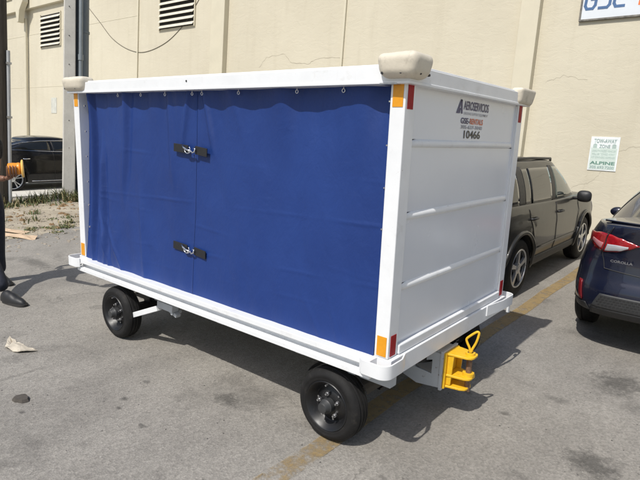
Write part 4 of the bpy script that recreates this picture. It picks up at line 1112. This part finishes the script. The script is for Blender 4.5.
for s_ in (1, -1):
    g_ = lambda u_, v_, s_=s_: gs(u_, v_, s_)
    patch(g_, [(-1.25, .14), (-.20, .12), (-.20, .88), (-.75, .82)], 'rear_door_window', 'tint', sed)
    patch(g_, [(-.12, .12), (.72, .1), (.15, .88), (-.12, .90)], 'front_door_window', 'tint', sed)
    def band(tt, bb, a0, a1, off, name, mat, par, s_=s_):
        # lens between an upper and a lower curve over the wrapped rear corner
        m = MB(); m.grid(lambda i, j: H['lend'](s_*(a0+(a1-a0)*i), interp(bb, a0+(a1-a0)*i)*(1-j) + interp(tt, a0+(a1-a0)*i)*j, -1, off + .004*sin(pi*j)), 26, 6)
        return m.build(name, mat, par, smooth='all', solid=.008)
    TT = [(.39, .942), (.485, .965), (.58, .985), (.70, 1.005), (.80, 1.008), (.88, .99), (1.06, .955)]
    BB = [(.39, .936), (.485, .900), (.58, .868), (.70, .853), (.80, .870), (.88, .905), (1.06, .935)]
    tl = band(TT, BB, .39, 1.06, .004, 'tail_light', 'lens_red', sed)
    band([(.48, .922), (.60, .925), (.69, .922)], [(.48, .908), (.56, .880), (.69, .864)], .485, .69, .010, 'reversing_lamp', 'lens_clear', tl)
    band([(.73, .925), (.88, .945)], [(.73, .878), (.88, .918)], .735, .87, .010, 'indicator', 'lens_pink', tl)
    seam(lambda a, b: H['lend'](a, b, -1, .012), [(s_*.712, .85), (s_*.715, 1.01)], 'lamp_seam', 'pitch', tl, .010)
    patch(le, [(s_*.795, .42), (s_*.83, .42), (s_*.85, .585), (s_*.815, .585)], 'reflector', 'lens_dark', sed, 6, 6, .01)
    patch(lambda a, b: H['lend'](a, b, -1, .003), [(s_*.72, .345), (s_*.90, .345), (s_*.93, .40), (s_*.76, .41)], 'bumper_vent', 'pitch', sed, 10, 6, .006)
    x_, y_, z_ = ls(.60, .93, s_, 0)
    m = MB(); m.tube([(x_-s_*.05, y_, z_), (x_+s_*.10, y_, z_-.01)], .02, 8); mir = m.build('mirror', 'pitch', sed, smooth='all')
    m = MB()
    m.grid(lambda a, b: (x_ + s_*.17 + .09*cos(pi*(b-.5))*cos(2*pi*a), y_ + .05*sin(pi*(b-.5)), z_-.02 + .06*cos(pi*(b-.5))*sin(2*pi*a)), 20, 10); m.build('mirror_shell', 'navypaint', mir, smooth='all')
    for wy in (-1.30, 1.34): car_wheel(sed, s_*.885, wy, s_, .32, .20, .20, 'split')
    for k in (.12, -1.15+.0): seam(lambda a, b, s_=s_: ls(a, b, s_), [(-.16 if k > 0 else -1.1, .93), (-.16 if k > 0 else -.95, .3)], 'door_seam', 'pitch', sed, .006)
    seam(le, [(s_*.705, 1.07), (s_*.705, .93), (s_*.70, .84), (s_*.64, .72), (s_*.0, .68)], 'boot_seam', 'pitch', sed, .007)
patch(le, [(-.70, .395), (.70, .395), (.62, .518), (-.62, .518)], 'diffuser', 'darkplastic', sed, 30, 8, .004)
patch(lambda a, b: H['lend'](a, b, -1, .001), [(-.72, .330), (.72, .330), (.71, .395), (-.71, .395)], 'valance', 'pitch', sed, 30, 5, .012)
m = MB()
for j in range(5):
    for i in range(38):
        a = -.63 + (i + (j % 2)*.5)*.033; z = .412 + j*.021
        if abs(a) > .68 - (z-.395)*.65: continue
        x_, y_, z_ = H['lend'](a, z, -1, .007); m.obox((x_, y_, z_), (.0115, 0, 0), (0, .002, 0), (0, 0, .006))
m.build('diffuser_mesh', 'pitch', sed)
patch(le, [(-.30, .70), (.30, .70), (.30, .84), (-.30, .84)], 'number_plate', 'signwhite', sed, 8, 4, .01)
seam(le6, [(-.36, .90), (.36, .90)], 'boot_trim', 'chrome', sed, .02)
m = MB(); m.grid(lambda a, b: (-.62+1.24*a, -2.13 - .03*b - .0*a + .10*(2*a-1)**4, 1.094+.012*b), 24, 2); m.build('boot_lip', 'navypaint', sed, smooth='all', solid=.01)
# badge text follows the flat of the boot lid at the left
p0 = Vector(H['lend'](-.60, .785, -1, .006)); p1 = Vector(H['lend'](-.40, .785, -1, .006)); rt = (p1-p0); 
text('badge', 'COROLLA', 'steel', sed, p0 - Vector((0, .03, 0)), rt.normalized(), (0, 0, 1), rt.length, .020, .02, .002)

# --- black car far left
bc = thing('black_car', 'glossy black car with chrome window trim parked behind the poles and the person', 'car', (-12.95, 4.36, 0), world=False); bc.scale = (.93, .93, .93)
K = dict(hl=2.4, n=6, sill=.22, wr=.335, arch=[(-1.42, .37), (1.4, .37)],
         hw=[(.15, .84), (.3, .90), (.5, .93), (.75, .92), (.9, .88), (1.0, .84)],
         rear=[(.15, .15), (.42, .0), (.8, .05), (1.06, .1)], front=[(.2, .12), (.45, .0), (.7, .04), (.9, .2)],
         top=[(-2.4, 1.06), (-1.9, 1.06), (-1.3, 1.04), (.3, .97), (1.2, .93), (1.8, .86), (2.4, .7)], crown=.6,
         gh=dict(n=4, w0=.82, w1=.60, yr0=-2.15, yr1=-.9, yf0=1.15, yf1=.25, z0=1.0, z1=1.34))
H = car(bc, K, 'blackpaint'); gs, ls = H['gside'], H['lside']
for s_ in (1, -1):
    g_ = lambda u_, v_, s_=s_: gs(u_, v_, s_); g2 = lambda u_, v_, s_=s_: gs(u_, v_, s_, .008)
    patch(g_, [(-1.45, .20), (-.40, .10), (-.40, .84), (-1.00, .72)], 'rear_door_window', 'tint', bc)
    patch(g_, [(-.33, .10), (.80, .08), (.28, .84), (-.33, .86)], 'front_door_window', 'tint', bc)
    seam(g2, [(-1.62, .22), (-1.35, .50), (-1.0, .74), (-.6, .84), (0, .88), (.28, .86)], 'window_chrome', 'chrome', bc, .022)
    seam(g2, [(-1.62, .20), (-.4, .06), (.85, .03)], 'window_chrome', 'chrome', bc, .022)
    seam(lambda a, b, s_=s_: ls(a, b, s_), [(-.95, .27), (.95, .27)], 'sill_chrome', 'chrome', bc, .02)
    seam(lambda a, b, s_=s_: ls(a, b, s_), [(-.36, 1.0), (-.36, .3)], 'door_seam', 'pitch', bc, .006)
    x_, y_, z_ = ls(-1.05, .84, s_, .03); m = MB(); m.tube([(x_-s_*.03, y_-.09, z_), (x_, y_-.07, z_), (x_, y_+.07, z_), (x_-s_*.03, y_+.09, z_)], .012, 8); m.build('door_handle', 'chrome', bc, smooth='all')
    patch(lambda a, b: H['lend'](a, b, -1), [(s_*.6, .85), (s_*1.0, .82), (s_*1.0, .95), (s_*.6, .93)], 'tail_light', 'lens_red', bc, 8, 5)
    for wy in (-1.42, 1.4): car_wheel(bc, s_*.925, wy, s_, .335, .245, .22, 'split')
patch(lambda a, b: H['grear'](a, b, -1), [(-.66, .14), (.66, .14), (.70, .9), (-.70, .9)], 'rear_window', 'tint', bc, 20, 10)
patch(lambda a, b: H['grear'](a, b, 1), [(-.66, .1), (.66, .1), (.70, .9), (-.70, .9)], 'windscreen', 'tint', bc, 20, 10)

# ------------------------------------------------------------------ person at the left edge
def skin_mesh(chains, sub=2):
    """chains: list of lists of (co, (rx, ry)); first vertex of later chains may equal an existing one"""
    me = D.meshes.new('s'); vs, es, rs, idx = [], [], [], {}
    for ch in chains:
        prev = None
        for co_, rad in ch:
            key = tuple(round(q, 4) for q in co_)
            if key not in idx: idx[key] = len(vs); vs.append(co_); rs.append(rad if hasattr(rad, '__len__') else (rad, rad))
            if prev is not None and (prev, idx[key]) not in es: es.append((prev, idx[key]))
            prev = idx[key]
    me.from_pydata(vs, es, []); o = D.objects.new('s', me); C.objects.link(o)
    sk = o.modifiers.new('k', 'SKIN'); sk.use_smooth_shade = True; sb = o.modifiers.new('s', 'SUBSURF'); sb.levels = sub; sb.render_levels = sub
    for i, d in enumerate(me.skin_vertices[0].data): d.radius = rs[i]; d.use_root = (i == 0)
    dg = bpy.context.evaluated_depsgraph_get(); out = D.meshes.new_from_object(o.evaluated_get(dg)); D.objects.remove(o)
    return out
def merge(meshes, name, mat, parent):
    bm = bmesh.new()
    for q in meshes: bm.from_mesh(q)
    me = D.meshes.new(name); bm.to_mesh(me); bm.free(); me.materials.clear()
    return link(name, me, mat, parent, smooth='all')
per = thing('person', 'person in black shirt, dark jeans and black shoes holding an orange tool', 'person', (-4.35, -.20, 0))
hip = (-4.54, -.17, .93)
RK, LK = (-4.36, -.27, .50), (-4.60, -.06, .50); RA, LA = (-3.985, -.27, .13), (-4.66, -.05, .10)
SHR, SHL = (-4.46, -.36, 1.42), (-4.66, .02, 1.42)
bx_ = -.34
TA = Vector((.40, .917, .03)).normalized(); TB = Vector((.917, -.40, 0)); TC = Vector((-3.735, -.175, 1.235))
pal = TC - TA*.035 + TB*.012 - Vector((0, 0, .066))
ELR = (-4.20, -.33, 1.13); WRR = tuple(TC - TA*.085 - TB*.045 - Vector((0, 0, .088)))
ELL, WRL = (-4.82, .06, 1.13), (-4.84, .04, .88)
neck, head = (-4.15+bx_, -.16, 1.50), (-4.12+bx_, -.16, 1.66)
body = skin_mesh([[(hip, (.15, .11)), ((-4.54, -.165, 1.10), (.14, .105)), ((-4.15+bx_, -.16, 1.28), (.155, .11)), ((-4.15+bx_, -.16, 1.42), (.11, .08)), (neck, .055), ((-4.145+bx_, -.16, 1.56), .055), ((-4.12+bx_, -.16, 1.61), (.085, .085)), ((-4.125+bx_, -.16, 1.68), (.100, .108)), ((-4.13+bx_, -.16, 1.76), (.09, .10)), ((-4.135+bx_, -.16, 1.80), (.05, .06))],
    [(hip, (.15, .11)), ((-4.49, -.26, .86), .085), (RK, .058), (RA, .042)], [(hip, (.15, .11)), ((-4.54, -.08, .86), .085), (LK, .058), (LA, .042)],
    [((-4.15+bx_, -.16, 1.42), (.11, .08)), (SHR, .058), (ELR, .042), (WRR, .026)], [((-4.15+bx_, -.16, 1.42), (.11, .08)), (SHL, .058), (ELL, .042), (WRL, .026)]])
# right hand gripping the tool barrel from below
W0 = Vector(WRR)
hands = [skin_mesh([[(WRR, .024), (tuple(W0.lerp(pal, .6)), (.030, .020)), (tuple(pal), (.036, .017))]])]
for i, (dx, ln) in enumerate(((-.034, .9), (-.012, 1.0), (.010, .97), (.031, .85))):
    P = [tuple(pal + TA*dx*.8)]
    for a in (-62, -30, 4, 34*ln):
        P.append(tuple(TC + TA*(dx-.03) + TB*.062*cos(radians(a)) + Vector((0, 0, .062*sin(radians(a))))))
    hands.append(skin_mesh([[(q, .0105 - .0012*j) for j, q in enumerate(P)]], 1))
P = [tuple(pal - TA*.03)] + [tuple(TC - TA*.05 + TB*.062*cos(radians(a)) + Vector((0, 0, .062*sin(radians(a))))) for a in (245, 215, 185)]
hands.append(skin_mesh([[(q, .0125 - .001*j) for j, q in enumerate(P)]], 1))
W1 = Vector(WRL)
hands.append(skin_mesh([[(WRL, .024), (tuple(W1+Vector((.04, -.005, -.02))), (.034, .016)), (tuple(W1+Vector((.075, -.008, -.04))), (.038, .014))]]))
for i, dy in enumerate((-.028, -.010, .010, .028)):
    b0 = W1 + Vector((.078, dy, -.04)); l = (.062, .07, .066, .052)[i]
    hands.append(skin_mesh([[(tuple(b0), .0095), (tuple(b0+Vector((l*.45, 0, -.012))), .009), (tuple(b0+Vector((l*.75, 0, -.035))), .008), (tuple(b0+Vector((l*.85, 0, -.06))), .007)]], 1))
hands.append(skin_mesh([[(tuple(W1+Vector((.03, -.02, -.01))), .012), (tuple(W1+Vector((.06, -.05, -.025))), .0105), (tuple(W1+Vector((.085, -.058, -.045))), .009)]], 1))
# ears, nose as small skinned chains kept in the one body mesh
hands.append(skin_mesh([[((-4.045+bx_, -.16, 1.70), .010), ((-4.022+bx_, -.16, 1.668), .014), ((-4.035+bx_, -.16, 1.655), .014)]], 1))
for sy in (-1, 1): hands.append(skin_mesh([[((-4.13+bx_, -.16+sy*.08, 1.645), .008), ((-4.135+bx_, -.16+sy*.09, 1.67), .013), ((-4.14+bx_, -.16+sy*.09, 1.70), .011)]], 1))
bd = merge([body]+hands, 'body', 'skin', per)
for sy in (-1, 1):
    m = MB(); m.lathe([(.012, -.003), (.010, .004), (0, .006)], (-4.047+bx_, -.16+sy*.031, 1.688), (1, 0, 0), 12); m.build('eye', 'signwhite', bd, smooth='all')
m = MB(); m.tube([(-4.048+bx_, -.185, 1.622), (-4.036+bx_, -.16, 1.620), (-4.048+bx_, -.135, 1.622)], .005, 6); m.build('mouth', 'skin', bd, smooth='all')
merge([skin_mesh([[((-4.54, -.17, .80), (.185, .15)), ((-4.54, -.17, .92), (.18, .145)), ((-4.54, -.165, 1.10), (.16, .125)), ((-4.15+bx_, -.16, 1.28), (.175, .13)), ((-4.15+bx_, -.16, 1.42), (.13, .095)), ((-4.15+bx_, -.16, 1.475), .068)],
    [((-4.15+bx_, -.16, 1.42), (.13, .095)), (SHR, .075), ((-4.33, -.35, 1.27), .060)], [((-4.15+bx_, -.16, 1.42), (.13, .095)), (SHL, .075), ((-4.74, .04, 1.25), .062)]])], 'shirt', 'shirt', per)
merge([skin_mesh([[((-4.54, -.17, 1.06), (.155, .12)), (hip, (.165, .13)), ((-4.49, -.26, .84), (.098, .10)), (tuple(RK), .080), ((-4.14, -.27, .28), .072), ((-3.975, -.27, .085), .078)],
    [(hip, (.16, .125)), ((-4.54, -.08, .84), (.098, .10)), (tuple(LK), .080), ((-4.64, -.055, .28), .074), ((-4.66, -.05, .085), .080)]])], 'trousers', 'denim', per)
def shoe(hx, hy, ang):
    A = Vector((cos(ang), sin(ang), 0)); B = Vector((-sin(ang), cos(ang), 0)); h0 = Vector((hx, hy, 0))
    def fn(a, b):
        s_ = a; th = pi*b
        wdt = .034 + .014*sin(pi*min(1, s_*1.1))*1.0 if s_ < .93 else .03
        hgt = interp([(0, .085), (.25, .10), (.45, .085), (.7, .058), (.92, .045), (1, .02)], s_)
        e = (1-abs(2*s_-1)**6)**.5
        return h0 + A*(-.03 + .33*s_) + B*(wdt*1.05*e*cos(th)) + Vector((0, 0, .018 + hgt*(sin(th)**.7)*e))
    m = MB(); m.grid(fn, 24, 14); sh = m.build('shoe', 'shoe', per, smooth='all')
    m = MB(); pl = []
    for i in range(28):
        a = 2*pi*i/28; ex_ = .155*math.copysign(abs(cos(a))**.6, cos(a)); ey_ = .05*math.copysign(abs(sin(a))**.8, sin(a))*(1 + .12*cos(a))
        q = h0 + A*(.15+ex_) + B*ey_; pl.append((q.x, q.y))
    m.prism(pl, 'z', .001, .022); m.build('sole', 'sole', sh)
shoe(-3.95, -.275, .24); shoe(-4.70, -.07, .12)
m = MB()
m.grid(lambda a, b: (-4.488 + .100*cos(pi*b*.5)*cos(2*pi*a), -.16 + .090*cos(pi*b*.5)*sin(2*pi*a), 1.715 + .10*sin(pi*b*.5) - .05*max(0, -cos(2*pi*a))*(1-b)), 24, 10); m.build('hair', 'hair', per, smooth='all')
tool = thing('orange_tool', 'orange drum shaped tool with a flared yellow rim held by the person', 'tool', tuple(TC))
ax = TA
m = MB(); m.lathe([(0, -.062), (.040, -.062), (.050, -.054), (.052, -.02), (.050, .01), (.053, .014), (.053, .030), (.046, .036), (.0, .038)], TC, ax, 32); m.build('barrel', 'toolorange', tool, smooth=True, angle=40)
m = MB(); m.lathe([(.0, .0385), (.052, .0385), (.072, .044), (.078, .050), (.078, .056), (.070, .060), (.030, .058), (0, .058)], TC, ax, 40); m.build('rim', 'toolyellow', tool, smooth=True, angle=40)
